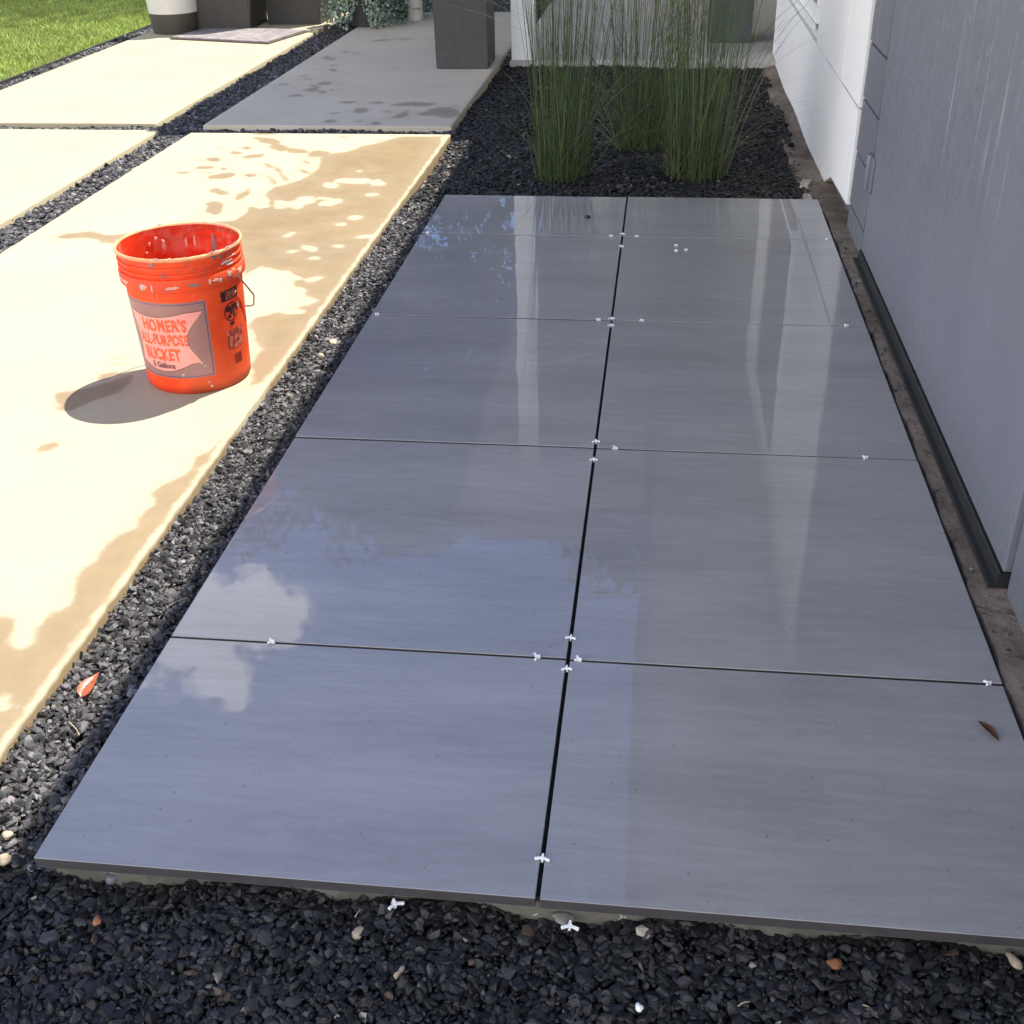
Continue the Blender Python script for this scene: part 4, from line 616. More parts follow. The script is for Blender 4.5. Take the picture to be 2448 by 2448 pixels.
bm = bmesh.new(); box(bm, -3.922, -3.912, 3.5, 9.86, -0.12, -0.012, 0.001); box(bm, -3.911, -2.4, 9.862, 9.872, -0.12, -0.012, 0.001)
tag(obj('lawn_edging', bm, M_edging), 'thin black steel edging strip between lawn and dark gravel', 'edging')

# ------------------------------------------------------------------ rush clumps
def stemset(cx, cy, rx, ry, n, hmin, hmax, lean, arcs, seed, z0=-0.04, lim=True, tilt=0.0):
    R = np.random.RandomState(seed); V, F, C, off = [], [], [], 0
    for i in range(n + len(arcs)):
        a = R.uniform(0, 2*np.pi); q = math.sqrt(R.rand())
        p = np.array([cx + rx * q * math.cos(a), cy + ry * q * math.sin(a), z0])
        arc = i >= n
        L = R.uniform(hmin, hmax); seg = 7
        short = (not arc) and i % 4 == 0
        d = np.array([math.cos(a) * q, math.sin(a) * q]) * lean + R.normal(0, 0.045, 2) + tilt
        bend = R.normal(0, 0.06, 2) + d * 0.5
        if short: L = R.uniform(.08, .38); d = R.normal(0, .28, 2); bend = R.normal(0, .3, 2)
        if arc: d = np.array(arcs[i - n][:2]); bend = d * R.uniform(0.3, 1.2) + R.normal(0, .12, 2); L = arcs[i - n][2] * R.uniform(0.8, 1.2)
        dead = R.rand() < (0.42 if arc else 0.12); r = R.uniform(0.0012, 0.0022)
        u = np.linspace(0, 1, seg + 1)[:, None]
        zz = 1.0 / math.sqrt(1 + (d @ d))
        pts = p + np.concatenate([L * (d * u * zz + bend * u * u * 0.5), L * zz * u - (L * 0.28 * u ** 2.2 if arc else 0 * u)], 1)
        if arc: pts[:, 2] = np.maximum(pts[:, 2], 0.012 * R.rand()); pts[:, 0] *= min(1.0, 0.47 / max(pts[:, 0].max(), 1e-6)) if lim else 1.0
        g = R.uniform(0.55, 1.35)
        col = np.array([0.074, 0.130, 0.045]) * g if not dead else np.array([0.22, 0.19, 0.11]) * g
        if not dead and R.rand() < 0.3: col = np.array([0.115, 0.16, 0.05]) * g
        for k in range(seg + 1):
            rr = r * (1 - 0.65 * k / seg)
            for j in range(3): V.append(pts[k] + rr * np.array([math.cos(2.094 * j), math.sin(2.094 * j), 0])); C.append((*col, 1))
        for k in range(seg):
            for j in range(3): b = off + 3 * k; F.append((b + j, b + (j + 1) % 3, b + 3 + (j + 1) % 3, b + 3 + j))
        off += 3 * (seg + 1)
    me = npmesh('stems', np.array(V), np.array(F), {'col': ('FLOAT_COLOR', np.array(C))}); me.shade_smooth(); return me
def clump(name, label, cx, cy, rx, ry, n, h0, h1, lean, arcs, seed, tilt=(0, 0)):
    e = tag(empty(name, (cx, cy, -0.04)), label, 'rush plant', 'rush clumps in the gravel bed')
    o = link('stems', stemset(0, 0, rx, ry, n, h0, h1, lean, arcs, seed, 0.0, seed == 3, np.array(tilt)), M_rush, e); tag(o, kind='stuff'); return e
rA = random.Random(3)
side = lambda sx, n: [(sx * rA.uniform(.15, 1.0), rA.uniform(-.8, .8), rA.uniform(.3, .65)) for _ in range(n)]
tall = lambda sx, n: [(sx * rA.uniform(.1, .55), rA.uniform(-.3, .3), rA.uniform(.7, 1.15)) for _ in range(n)]
clump('rush_clump', 'leftmost upright green rush clump rising behind the left half of the tiles', -0.405, 4.88, 0.11, 0.12, 200, 0.6, 1.3, 0.06, side(1, 24) + side(-1, 6) + tall(1, 14), 1, (0.015, 0))
clump('rush_clump', 'middle green rush clump standing farther back between the other two', -0.085, 5.45, 0.14, 0.13, 200, 0.6, 1.3, 0.12, side(1, 30) + side(-1, 36) + tall(-1, 22) + tall(1, 16), 2, (0.05, 0))
clump('rush_clump', 'rightmost green rush clump with stems sprawling toward the white wall', 0.145, 4.92, 0.13, 0.12, 240, 0.6, 1.35, 0.08, side(1, 42) + side(-1, 12) + tall(1, 12), 3, (0.01, 0))

# ------------------------------------------------------------------ planters and pots
def boxplanter(name, label, cat, x0, x1, y0, y1, h, m, taper=0.0, rz=0.0):
    cx, cy = (x0 + x1) / 2, (y0 + y1) / 2; w, d = (x1 - x0) / 2, (y1 - y0) / 2
    e = tag(empty(name, (cx, cy, 0.001), rz), label, cat)
    b = bmesh.new(); t = 0.022
    def ring(s, z): return [b.verts.new((sx * (w * s[0]), sy * (d * s[1]), z)) for sx, sy in ((-1, -1), (1, -1), (1, 1), (-1, 1))]
    k = 1 + taper; i1, i2 = (w * k - t) / w, (d * k - t) / d
    rs = [ring((1, 1), 0), ring((k, k), h), ring((i1, i2), h), ring((i1 * .98, i2 * .98), h - 0.07)]
    for p, q in zip(rs[:-1], rs[1:]):
        for i in range(4): b.faces.new((p[i], p[(i+1) % 4], q[(i+1) % 4], q[i]))
    b.faces.new(rs[0][::-1])
    bmesh.ops.bevel(b, geom=[ed for ed in b.edges], offset=0.004, segments=2, affect='EDGES')
    obj('planter_body', b, m, e)
    b = bmesh.new(); box(b, -w * i1 * .97, w * i1 * .97, -d * i2 * .97, d * i2 * .97, h - 0.075, h - 0.05); obj('soil', b, M_soil, e)
    return e
boxplanter('planter', 'tall dark grey square planter on the shaded slab beside the white post', 'planter', -1.345, -1.035, 7.18, 7.50, 0.85, M_dark, 0.05)
boxplanter('planter', 'dark brown box planter standing just right of the white pot', 'planter', -3.40, -3.0, 8.72, 9.22, 0.7, M_brown, 0.06, 0.06)
boxplanter('planter', 'dark brown box planter between the white pot group and the silvery trailing plant', 'planter', -2.945, -2.545, 9.02, 9.40, 0.7, M_brown, 0.05)
boxplanter('planter', 'slate blue box planter on the porch floor behind the rushes', 'planter', 0.27, 0.545, 8.12, 8.42, 0.8, M_navy, 0.04)
e = tag(empty('pot', (-3.535, 8.70, 0.001)), 'round white pot with a dark base band beside the lawn', 'pot')
b = bmesh.new(); lathe(b, [(0.158, 0.0), (0.163, 0.01), (0.174, 0.128), (0.1745, 0.135)], 48, caps=(True, False)); obj('pot_base', b, M_potbase, e, smooth=40)
b = bmesh.new(); lathe(b, [(0.1755, 0.1352), (0.182, 0.25), (0.186, 0.4), (0.186, 0.5), (0.170, 0.502), (0.168, 0.44), (0.001, 0.44)], 48); obj('pot_body', b, M_potwhite, e, smooth=40)

def leafcloud(n, fn, size, cols, seed, shape=(1, .8)):
    R = np.random.RandomState(seed); P, Nn = fn(R, n); n = len(P)
    a = R.normal(size=(n, 3)) + Nn * 1.2; a /= np.linalg.norm(a, axis=1)[:, None]
    t = np.cross(a, R.normal(size=(n, 3))); t /= np.linalg.norm(t, axis=1)[:, None]; s = np.cross(a, t)
    sz = size * R.uniform(0.6, 1.35, n)[:, None]
    q = [P + t * sz * shape[0] * .5, P + s * sz * shape[1] * .5 + a * sz * .08, P - t * sz * shape[0] * .5, P - s * sz * shape[1] * .5 + a * sz * .08]
    V = np.stack(q, 1).reshape(-1, 3); F = np.arange(4 * n).reshape(-1, 4)
    base = np.array(cols)[R.randint(0, len(cols), n)] * R.uniform(0.65, 1.35, (n, 1))
    C = np.repeat(np.concatenate([base, np.ones((n, 1))], 1), 4, 0)
    return npmesh('leaves', V, F, {'col': ('FLOAT_COLOR', C)})
def mound(rx, ry, h, gap=None):
    def fn(R, n):
        a = R.uniform(0, 2*np.pi, n); z = R.rand(n) ** 0.8 * h; k = 1 - 0.25 * (z / h) ** 2
        q = R.uniform(0.55, 1.0, n) ** 0.5 * k * (1 + .18 * np.sin(a * 5 + 1) + .12 * np.sin(a * 9))
        P = np.stack([np.cos(a) * q * rx, np.sin(a) * q * ry, z], -1); Nn = np.stack([np.cos(a), np.sin(a), np.full(n, .5)], -1)
        keep = np.ones(n, bool)
        if gap: keep = ~((P[:, 1] < 0) & (np.abs(P[:, 0] - gap[0]) < gap[1] * (1.1 - z / gap[2])) & (z < gap[2]))
        return P[keep], Nn[keep]
    return fn
SILV = [(0.17, 0.24, 0.18), (0.22, 0.29, 0.24), (0.12, 0.19, 0.12), (0.30, 0.36, 0.31)]
e = tag(empty('trailing_plant', (-2.20, 8.98, 0.001)), 'silvery green trailing plant spilling over a dark pot at the slab corner', 'potted plant')
b = bmesh.new(); lathe(b, [(0.10, 0.0), (0.105, 0.01), (0.13, 0.36), (0.115, 0.36), (0.112, 0.33), (0.001, 0.33)], 36, caps=(True, False)); obj('pot', b, M_dark, e, smooth=40)
o = link('foliage', leafcloud(5200, mound(0.27, 0.24, 0.50, (0.02, 0.085, 0.22)), 0.024, SILV, 5), M_leaf, e); tag(o, kind='stuff')
e = tag(empty('trailing_plant', (-1.95, 9.36, 0.001)), 'smaller dark leaved potted plant behind the silvery trailing plant', 'potted plant')
b = bmesh.new(); lathe(b, [(0.09, 0.0), (0.095, 0.01), (0.12, 0.34), (0.105, 0.34), (0.1, 0.31), (0.001, 0.31)], 36, caps=(True, False)); obj('pot', b, M_dark, e, smooth=40)
o = link('foliage', leafcloud(1800, mound(0.17, 0.15, 0.52, (-0.02, 0.09, 0.3)), 0.026, SILV, 6), M_leaf, e); tag(o, kind='stuff')
e = tag(empty('canister', (-1.865, 9.22, 0.001)), 'slim white cylinder pot with small grey marks on the slab', 'pot')
b = bmesh.new(); lathe(b, [(0.054, 0.0), (0.057, 0.004), (0.057, 0.32), (0.053, 0.324), (0.052, 0.30), (0.001, 0.30)], 32, caps=(True, False)); obj('pot_body', b, M_potwhite, e, smooth=40)
b = bmesh.new()
for z in (0.08, 0.15, 0.22):
    for a0 in (-1.75, -1.2):
        for k in range(3):
            a = a0 + k * 0.16; tube(b, [(0.0578*math.cos(a), 0.0578*math.sin(a), z), (0.0578*math.cos(a+.08), 0.0578*math.sin(a+.08), z+.011), (0.0578*math.cos(a+.16), 0.0578*math.sin(a+.16), z)], 0.0018, 5)
tag(obj('printed_mark', b, M_brown, e), kind='stuff')
# doormat
b = bmesh.new(); pts = [(-3.444, 8.332), (-2.661, 8.104), (-2.534, 8.646), (-3.317, 8.874)]
e = tag(empty('doormat', (-2.99, 8.49, 0.001)), 'charcoal pile doormat lying on the sunny slab before the pots', 'doormat')
for p, q, zz0, zz1, nm, mm in ((0, 0, 0.0, 0.008, 'mat_backing', M_matrim), (0.97, 0, 0.0082, 0.016, 'mat_pile', M_mat)):
    b = bmesh.new(); s = p or 1.0
    lo = [b.verts.new(((x + 2.99) * s, (y - 8.49) * s, zz0)) for x, y in pts]; hi = [b.verts.new(((x + 2.99) * s, (y - 8.49) * s, zz1)) for x, y in pts]
    b.faces.new(lo[::-1]); b.faces.new(hi)
    for i in range(4): b.faces.new((lo[i], lo[(i+1) % 4], hi[(i+1) % 4], hi[i]))
    obj(nm, b, mm, e)

# ------------------------------------------------------------------ trees beyond the roof (they show mirrored in the wet tiles)
def tree(x, y, h, r, seed):
    R = np.random.RandomState(seed); e = tag(empty('tree', (x, y, -0.1)), 'leafy green tree beyond the garden, mirrored in the wet tiles', 'tree', 'trees beyond the garden')
    b = bmesh.new(); tube(b, [(0, 0, 0), (0.05, 0.02, h * .25), (-0.05, .05, h * .5), (0.05, 0, h * .85)], 0.16, 10, 0.04)
    limbs = []
    for k in range(8):
        a = k * 0.8 + R.rand(); z0 = h * R.uniform(.3, .6); q = r * R.uniform(.6, .9)
        p = (math.cos(a) * q, math.sin(a) * q, z0 + h * R.uniform(.12, .3)); limbs.append(p)
        tube(b, [(0, 0, z0), (p[0] * .5, p[1] * .5, z0 + (p[2] - z0) * .6), p], 0.06, 6, 0.015)
    obj('trunk', b, M_bark, e, smooth=60)
    cs = limbs + [(R.normal(0, r * .35), R.normal(0, r * .35), h * R.uniform(.6, .95)) for _ in range(12)]
    def fn(R2, n):
        c = np.array(cs)[R2.randint(0, len(cs), n)]; d = R2.normal(size=(n, 3)); d /= np.linalg.norm(d, axis=1)[:, None]
        q = R2.rand(n) ** 0.45; P = c + d * (q * r * 0.42)[:, None] * np.array([1, 1, .8]); return P, d
    o = link('crown', leafcloud(15000, fn, 0.135, [(0.05, 0.085, 0.025), (0.035, 0.07, 0.02), (0.07, 0.11, 0.03)], seed + 50), M_leafmatt, e); tag(o, kind='stuff')
for i, (x, y, h, r) in enumerate([(-3.2, 14.5, 8.3, 2.4), (-0.9, 16.5, 9.3, 2.3), (-6.8, 15.5, 8.6, 2.6), (-10.5, 14.0, 7.8, 2.6), (0.6, 19.0, 10.6, 2.8), (-4.6, 19.5, 10.0, 2.8), (-14.0, 17.5, 9.0, 3.0), (4.8, 20, 11.0, 3)]): tree(x, y, h, r, 20 + i)

def hedgefn(R, n):
    P = np.stack([R.uniform(-18, 9, n), R.uniform(-.6, .6, n), R.rand(n) ** .8 * 6.2], -1); P[:, 2] *= 1 + .12 * np.sin(P[:, 0] * 1.3) + .07 * np.sin(P[:, 0] * 3.1)
    return P, np.tile(np.array([[0, -.6, .6]]), (n, 1))
e = tag(empty('hedge', (0, 25.0, -0.1)), 'tall dense green hedge added behind the trees to close bright sky gaps mirrored in the far tiles', 'hedge')  # unseen, added to block bright sky below the crowns in the tile reflections
o = link('foliage', leafcloud(16000, hedgefn, 0.30, [(0.045, 0.075, 0.025), (0.035, 0.06, 0.02)], 77), M_leafmatt, e); tag(o, kind='stuff')

# ------------------------------------------------------------------ bucket
BX, BY = -1.177, 2.700
def bucket_mat():
    t = MT("orange bucket plastic", 0.42, 0.45); v = t.coord(); z = t.sep(v)[2]
    n1 = t.noise(v, 9, 5, 0.65); n2 = t.noise(v, 34, 6, 0.7); n3 = t.noise(v, 120, 3)
    c = t.mix(t.rng(n1, 0.3, 0.7), (0.90, 0.122, 0.028), (0.95, 0.17, 0.048))
    c = t.mix(t.rng(t.noise(v, 5.5, 4, 0.6), 0.45, 0.7, 0, 0.45), c, (0.93, 0.21, 0.085))
    collar = t.math('MULTIPLY', t.rng(z, 0.255, 0.295), t.rng(n2, 0.46, 0.62))
    c = t.mix(t.math('MULTIPLY', collar, 0.6), c, (0.40, 0.20, 0.165))
    spl = t.math('MULTIPLY', t.rng(z, 0.20, 0.31, 0.25, 1.0), t.rng(t.noise(v, 46, 5, 0.72), 0.655, 0.68))
    c = t.mix(t.math('MULTIPLY', spl, 0.8), c, (0.62, 0.52, 0.46))
    scuff = t.math('MULTIPLY', t.rng(n3, 0.64, 0.72), 0.45); c = t.mix(scuff, c, (0.75, 0.30, 0.2))
    sv = t.noise(t.coord('Object', (38, 38, 4)), 1.6, 5, 0.7); c = t.mix(t.rng(sv, 0.62, 0.72, 0, 0.4), c, (0.80, 0.36, 0.25)); c = t.mix(t.rng(sv, 0.36, 0.28, 0, 0.35), c, (0.45, 0.09, 0.05))
    dirt = t.math('MULTIPLY', t.rng(z, 0.03, 0.0), 0.55); c = t.mix(dirt, c, (0.20, 0.05, 0.03))
    t.col(c); t.rough(t.rng(n2, 0.35, 0.7, 0.36, 0.6)); t.bump(n3, 0.08, 0.001)
    tr = t.n('BsdfTranslucent'); t.l(c, tr.inputs['Color']); ms = t.n('MixShader'); ms.inputs[0].default_value = 0.5
    t.l(t.p.outputs[0], ms.inputs[1]); t.l(tr.outputs[0], ms.inputs[2]); t.l(ms.outputs[0], t.out.inputs['Surface'])
    return t.m
def inside_mat():
    t = MT("bucket inside with dried mortar", 0.5, 0.4); v = t.coord(); n1 = t.noise(v, 14, 6, 0.7); n2 = t.noise(v, 40, 5, 0.7)
    c = t.mix(t.rng(n2, 0.3, 0.7), (0.68, 0.05, 0.018), (0.78, 0.075, 0.022))
    c = t.mix(t.rng(n1, 0.46, 0.64, 0, 0.6), c, (0.72, 0.30, 0.24)); c = t.mix(t.rng(n2, 0.68, 0.72, 0, .7), c, (0.5, 0.4, 0.36))
    t.col(c); tr = t.n('BsdfTranslucent'); t.l(c, tr.inputs['Color']); ms = t.n('MixShader'); ms.inputs[0].default_value = 0.5
    t.l(t.p.outputs[0], ms.inputs[1]); t.l(tr.outputs[0], ms.inputs[2]); t.l(ms.outputs[0], t.out.inputs['Surface'])
    return t.m
M_orange = bucket_mat(); M_inside = inside_mat()
def print_mat(name, c, scr=0.5, thr=0.6):
    t = MT(name, 0.45, 0.4); v = t.coord(); n = t.noise(v, 60, 6, 0.75); n2 = t.noise(v, 7, 3)
    k = t.mix(t.rng(n2, .3, .7), tuple(x * .9 for x in c), tuple(min(1, x * 1.1) for x in c))
    t.col(t.mix(t.rng(n, thr, thr + .06, 0, scr), k, (0.62, 0.16, 0.09))); return t.m
M_lgrey = print_mat("mauve grey print", (0.33, 0.165, 0.15), 0.25, 0.64)
M_lpink = print_mat("pink print", (0.82, 0.33, 0.28), 0.2, 0.66)
M_lblue = print_mat("blue violet print", (0.135, 0.085, 0.16), 0.5, 0.56)
M_lred = print_mat("red orange lettering", (0.85, 0.11, 0.035), 0.2, 0.66)
M_lblack = print_mat("black print", (0.035, 0.012, 0.012), 0.5, 0.60)
M_lfade = print_mat("faded black print", (0.22, 0.035, 0.02), 0.9, 0.50)
M_splat = plain("dried mortar", (0.50, 0.40, 0.35), 0.85, 0.2, 90)
M_splatg = plain("grey dried mortar", (0.27, 0.17, 0.15), 0.85, 0.2, 90)
M_rim = plain("worn pale bucket rim", (0.86, 0.30, 0.14), 0.5, 0.25, 60)
M_wire = plain("galvanised wire", (0.32, 0.29, 0.24), 0.4, 0.2, 90, Metallic=0.6)

bucket = tag(empty('bucket', (BX, BY, 0.0005)), 'scuffed orange plastic bucket with a pink printed label on the sunlit slab', 'bucket')
PROF = [(0.0, 0.126), (0.006, 0.131), (0.03, 0.1325), (0.272, 0.1435)]
def rout(z):
    for (z0, r0), (z1, r1) in zip(PROF[:-1], PROF[1:]):
        if z <= z1: return r0 + (r1 - r0) * (z - z0) / (z1 - z0)
    return PROF[-1][1]
b = bmesh.new()
lathe(b, [(0.001, 0.004), (0.120, 0.004), (0.122, 0.0), (0.127, 0.0005), (0.131, 0.006), (0.1325, 0.03), (0.1435, 0.272), (0.1436, 0.2755), (0.1525, 0.2765), (0.1535, 0.279), (0.1537, 0.303), (0.152, 0.306),
          (0.1462, 0.3075), (0.1462, 0.3125), (0.1515, 0.3140), (0.1522, 0.3165), (0.1515, 0.319), (0.1468, 0.3205), (0.1470, 0.3285), (0.1518, 0.3300), (0.1525, 0.3325), (0.1518, 0.335), (0.1478, 0.3365), (0.1485, 0.350)], 96)
obj('bucket_body', b, M_orange, bucket, smooth=35)
b = bmesh.new(); lathe(b, [(0.1487, 0.3502), (0.1535, 0.3508), (0.1552, 0.3528), (0.1556, 0.3562), (0.1545, 0.3592), (0.1522, 0.3602), (0.1498, 0.3592), (0.1482, 0.355)], 96)
for v in b.verts: v.co *= 1 + random.uniform(-.0022, .0022)
obj('rim', b, M_rim, bucket, smooth=60)
b = bmesh.new(); lathe(b, [(0.1479, 0.3552), (0.1455, 0.33), (0.1405, 0.272), (0.129, 0.03), (0.124, 0.008), (0.001, 0.007)], 96)
obj('inner_wall', b, M_inside, bucket, smooth=35)

U0 = Vector((0.4, -0.916, 0)); U1 = Vector((0.916, 0.4, 0))
def wp(th, z, off):
    a = rad(th); r = rout(z) + off; d = U0 * math.cos(a) + U1 * math.sin(a); return Vector((d.x * r, d.y * r, z))
def patch(name, Lf, Rf, Bf, Tf, off, m, parent, nu=40, nv=14):
    b = bmesh.new(); g = []
    for j in range(nv + 1):
        v = j / nv; row = []
        for i in range(nu + 1):
            u = i / nu; th = Lf(v) + (Rf(v) - Lf(v)) * u; z = Bf(u) + (Tf(u) - Bf(u)) * v; row.append(b.verts.new(wp(th, z, off)))
        g.append(row)
    for j in range(nv):
        for i in range(nu): b.faces.new((g[j][i], g[j][i+1], g[j+1][i+1], g[j+1][i]))
    return obj(name, b, m, parent, smooth=179)
K = lambda c: (lambda t: c)
lab = patch('label', K(-92), K(16.5), K(0.046), K(0.247), 0.0003, M_lgrey, bucket)
for (l, r, z0, z1) in ((-90, 14.8, 0.0485, 0.0510), (-90, 14.8, 0.2405, 0.2430), (13.7, 14.9, 0.0511, 0.2404)):
    patch('label_border', K(l), K(r), K(z0), K(z1), 0.0006, M_lblue, lab, 40, 3)
sagR = lambda v: 4 + 8 * (v - 0.08) - 15.0 * math.sin(math.pi * min(max(v, 0), 1)) ** 1.3
sagL = lambda v: -70 - 4 * v + 6 * math.sin(math.pi * v)
bT = lambda u: 0.2165 - 0.010 * math.sin(math.pi * min(u * 1.25, 1)) + 0.004 * u
bB = lambda u: 0.082 - 0.020 * math.sin(math.pi * min(1, u * 1.15)) + 0.004 * u
ban0 = patch('banner_outline', lambda v: sagL(v) - .5, lambda v: sagR(v) + .6, lambda u: bB(u) - .0012, lambda u: bT(u) + .0012, 0.0005, M_lblack, lab)
ban = patch('banner', sagL, sagR, bB, bT, 0.0008, M_lpink, lab)
def text_mesh(s, bold, shear=0.0):
    cu = bpy.data.curves.new('t', 'FONT'); cu.body = s; cu.size = 1.0; cu.offset = bold; cu.resolution_u = 3; cu.space_character = 1.0 + bold * 1.2
    o = bpy.data.objects.new('t', cu); COL.objects.link(o); bpy.context.view_layer.update()
    me = bpy.data.meshes.new_from_object(o.evaluated_get(bpy.context.evaluated_depsgraph_get()))
    bpy.data.objects.remove(o); bpy.data.curves.remove(cu)
    v = np.array([x.co[:] for x in me.vertices]); f = [tuple(p.vertices) for p in me.polygons]; bpy.data.meshes.remove(me); return v, f
def word(s, thL, thR, z0, z1, m, bold, parent, wob=0.0, name='lettering'):
    v, f = text_mesh(s, bold); x0, x1 = v[:, 0].min(), v[:, 0].max(); y0, y1 = v[:, 1].min(), v[:, 1].max()
    b = bmesh.new(); vs = []
    for x, y, _ in v:
        u = (x - x0) / (x1 - x0); w = (y - y0) / (y1 - y0)
        z = z0 + (z1 - z0) * w + wob * (math.sin(u * 17 + 1) * 0.6 + math.sin(u * 31) * .4) + wob * .5 * math.sin(w * 6 + u * 40)
        th = thL + (thR - thL) * u + wob * 350 * math.sin(w * 5 + u * 23)
        vs.append(b.verts.new(wp(th, z, 0.0013)))
    for q in f:
        try: b.faces.new([vs[i] for i in q])
        except ValueError: pass
    return obj(name, b, m, parent)
word("HOMER'S", -55, -6, 0.171, 0.205, M_lred, 0.036, lab, 0.0016)
word("ALL-PURPOSE", -64, -6.5, 0.134, 0.164, M_lred, 0.036, lab, 0.0016)
word("BUCKET", -60, -17, 0.093, 0.126, M_lred, 0.036, lab, 0.0016)
word("5 Gallons", -53, -25, 0.0725, 0.0875, M_lblack, 0.022, lab, 0.0)
# black print column at the right: warning block, round pictogram, fine print, bar code
def slant(z, th): return z + 0.0
wb = patch('warning_print', K(33), K(58), lambda u: 0.2275, lambda u: 0.255, 0.0004, M_lblack, bucket, 14, 4)
patch('warning_text_block', K(39), K(54), K(0.231), K(0.2515), 0.0007, M_lfade, wb, 8, 4)
def ring(th, z, r0, r1, m, parent, off=0.0006, a0=0, a1=360):
    b = bmesh.new(); n = 40; A = []
    for i in range(n + 1):
        a = rad(a0 + (a1 - a0) * i / n); row = []
        for r in (r0, r1): row.append(b.verts.new(wp(th + math.degrees(r * math.cos(a) / 0.139), z + r * math.sin(a), off)))
        A.append(row)
    for p, q in zip(A[:-1], A[1:]): b.faces.new((p[0], p[1], q[1], q[0]))
    return obj('pictogram', b, m, parent)
pg = ring(45, 0.196, 0.0215, 0.0245, M_lblack, bucket)
def blob(th, z, rt, rz, m, parent, off=0.0009, seed=0, name='pictogram_mark', bulge=0.0):
    R = random.Random(seed); b = bmesh.new(); n = 16
    c = b.verts.new(wp(th, z, off + bulge)); ps = []
    for i in range(n):
        a = 2 * math.pi * i / n; k = R.uniform(.72, 1.2); ps.append(b.verts.new(wp(th + rt * k * math.cos(a), z + rz * k * math.sin(a), off)))
    for i in range(n): b.faces.new((c, ps[i], ps[(i+1) % n]))
    return obj(name, b, m, parent)
for i, (th, z, a, c) in enumerate([(40.5, 0.206, 3.6, 0.0085), (48, 0.207, 3.2, 0.007), (44, 0.199, 2.4, 0.012), (52, 0.203, 2.2, 0.005), (41.5, 0.185, 2.6, 0.006), (48.5, 0.189, 1.5, 0.01), (44, 0.166, 4, 0.0045)]):
    blob(th, z, a, c, M_lblack, pg, seed=i)
patch('fine_print', K(35), K(60), K(0.098), K(0.150), 0.0004, M_lfade, bucket, 12, 6)
b = bmesh.new(); R = random.Random(4); th = 42.0
while th < 54:
    w = R.choice([0.35, 0.5, 0.8]); q = [b.verts.new(wp(t, z, 0.0005)) for t, z in ((th, 0.056), (th + w, 0.056), (th + w, 0.083), (th, 0.083))]; b.faces.new(q); th += w + R.choice([0.25, 0.4, 0.6])
obj('bar_code', b, M_lblack, bucket)
# mortar splashes stuck on the outside and inside
def dab(p, nrm, w, h, m, seed, th=0.0015):
    R = random.Random(seed); b = bmesh.new(); nrm = Vector(nrm).normalized(); up = Vector((0, 0, 1)); s = up.cross(nrm).normalized(); up = nrm.cross(s); n = 20
    c = b.verts.new(Vector(p) + nrm * th); ps = []; qs = []
    for i in range(n):
        a = 2 * math.pi * i / n; k = R.uniform(.6, 1.12)
        ps.append(b.verts.new(Vector(p) + s * w * k * .7 * math.cos(a) + up * h * k * .7 * math.sin(a) + nrm * th * .8)); qs.append(b.verts.new(Vector(p) + s * w * k * math.cos(a) + up * h * k * math.sin(a) - nrm * .001))
    for i in range(n): b.faces.new((c, ps[i], ps[(i+1) % n])); b.faces.new((ps[i], qs[i], qs[(i+1) % n], ps[(i+1) % n]))
    return obj('mortar_splash', b, m, bucket)
def odir(th): a = rad(th); return U0 * math.cos(a) + U1 * math.sin(a)
for i, (th, z, r, w, h, m) in enumerate([(-42, .288, .1537, .006, .011, M_splat), (-31, .287, .1537, .003, .013, M_splat), (22, .292, .1537, .004, .008, M_splat), (33, .289, .1537, .005, .007, M_splat), (44, .296, .1537, .007, .009, M_splat), (52, .293, .1537, .004, .011, M_splat),
     (38, .344, .150, .006, .009, M_splatg), (30, .346, .150, .010, .006, M_splatg), (-28, .345, .150, .008, .009, M_splatg), (40, .325, .1515, .012, .003, M_splat), (55, .336, .1525, .008, .002, M_splat), (48, .318, .152, .014, .0025, M_splat),
     (-75, .292, .1537, .006, .006, M_splat), (-64, .288, .1537, .003, .008, M_splat), (-18, .055, .1338, .005, .006, M_splat), (8, .03, .1327, .004, .003, M_splat), (10, .018, .132, .005, .004, M_splat), (3, .085, .1354, .004, .006, M_splat), (6, .075, .135, .004, .003, M_splat), (55, .24, .1422, .004, .005, M_splat), (57, .205, .1405, .003, .012, M_splat)]):
    d = odir(th); dab(d * r + Vector((0, 0, z)), d, w, h, m, i)
M_smear = plain('thin mortar smear', (0.72, 0.36, 0.29), 0.8, 0.2, 70)
for i, (th, z, r, w, h, m) in enumerate([(50, .296, .1537, .022, .010, M_smear), (62, .292, .1537, .014, .011, M_smear), (28, .292, .1537, .010, .006, M_smear), (-40, .29, .1537, .012, .008, M_smear), (-12, .288, .1537, .02, .005, M_smear), (45, .325, .1520, .02, .006, M_splatg), (-66, .29, .1537, .02, .006, M_smear), (8, .29, .1537, .016, .006, M_splatg)]):
    d = odir(th); dab(d * r + Vector((0, 0, z)), d, w, h, m, 140 + i, 0.0007)
for i, (th, z, w, h, m) in enumerate([(178, .26, .022, .014, M_smear), (163, .31, .004, .02, M_smear), (142, .30, .012, .035, M_splatg), (150, .25, .014, .03, M_splatg), (158, .215, .016, .016, M_splatg), (-170, .24, .02, .016, M_smear), (-165, .31, .006, .018, M_smear), (-150, .32, .004, .006, M_smear), (-145, .30, .004, .004, M_smear), (172, .31, .004, .018, M_smear), (-158, .33, .005, .006, M_smear)]):
    d = odir(th); r = 0.129 + (z - .03) * 0.0475; dab(d * r + Vector((0, 0, z)), -d, w, h, m, 40 + i, 0.0008)
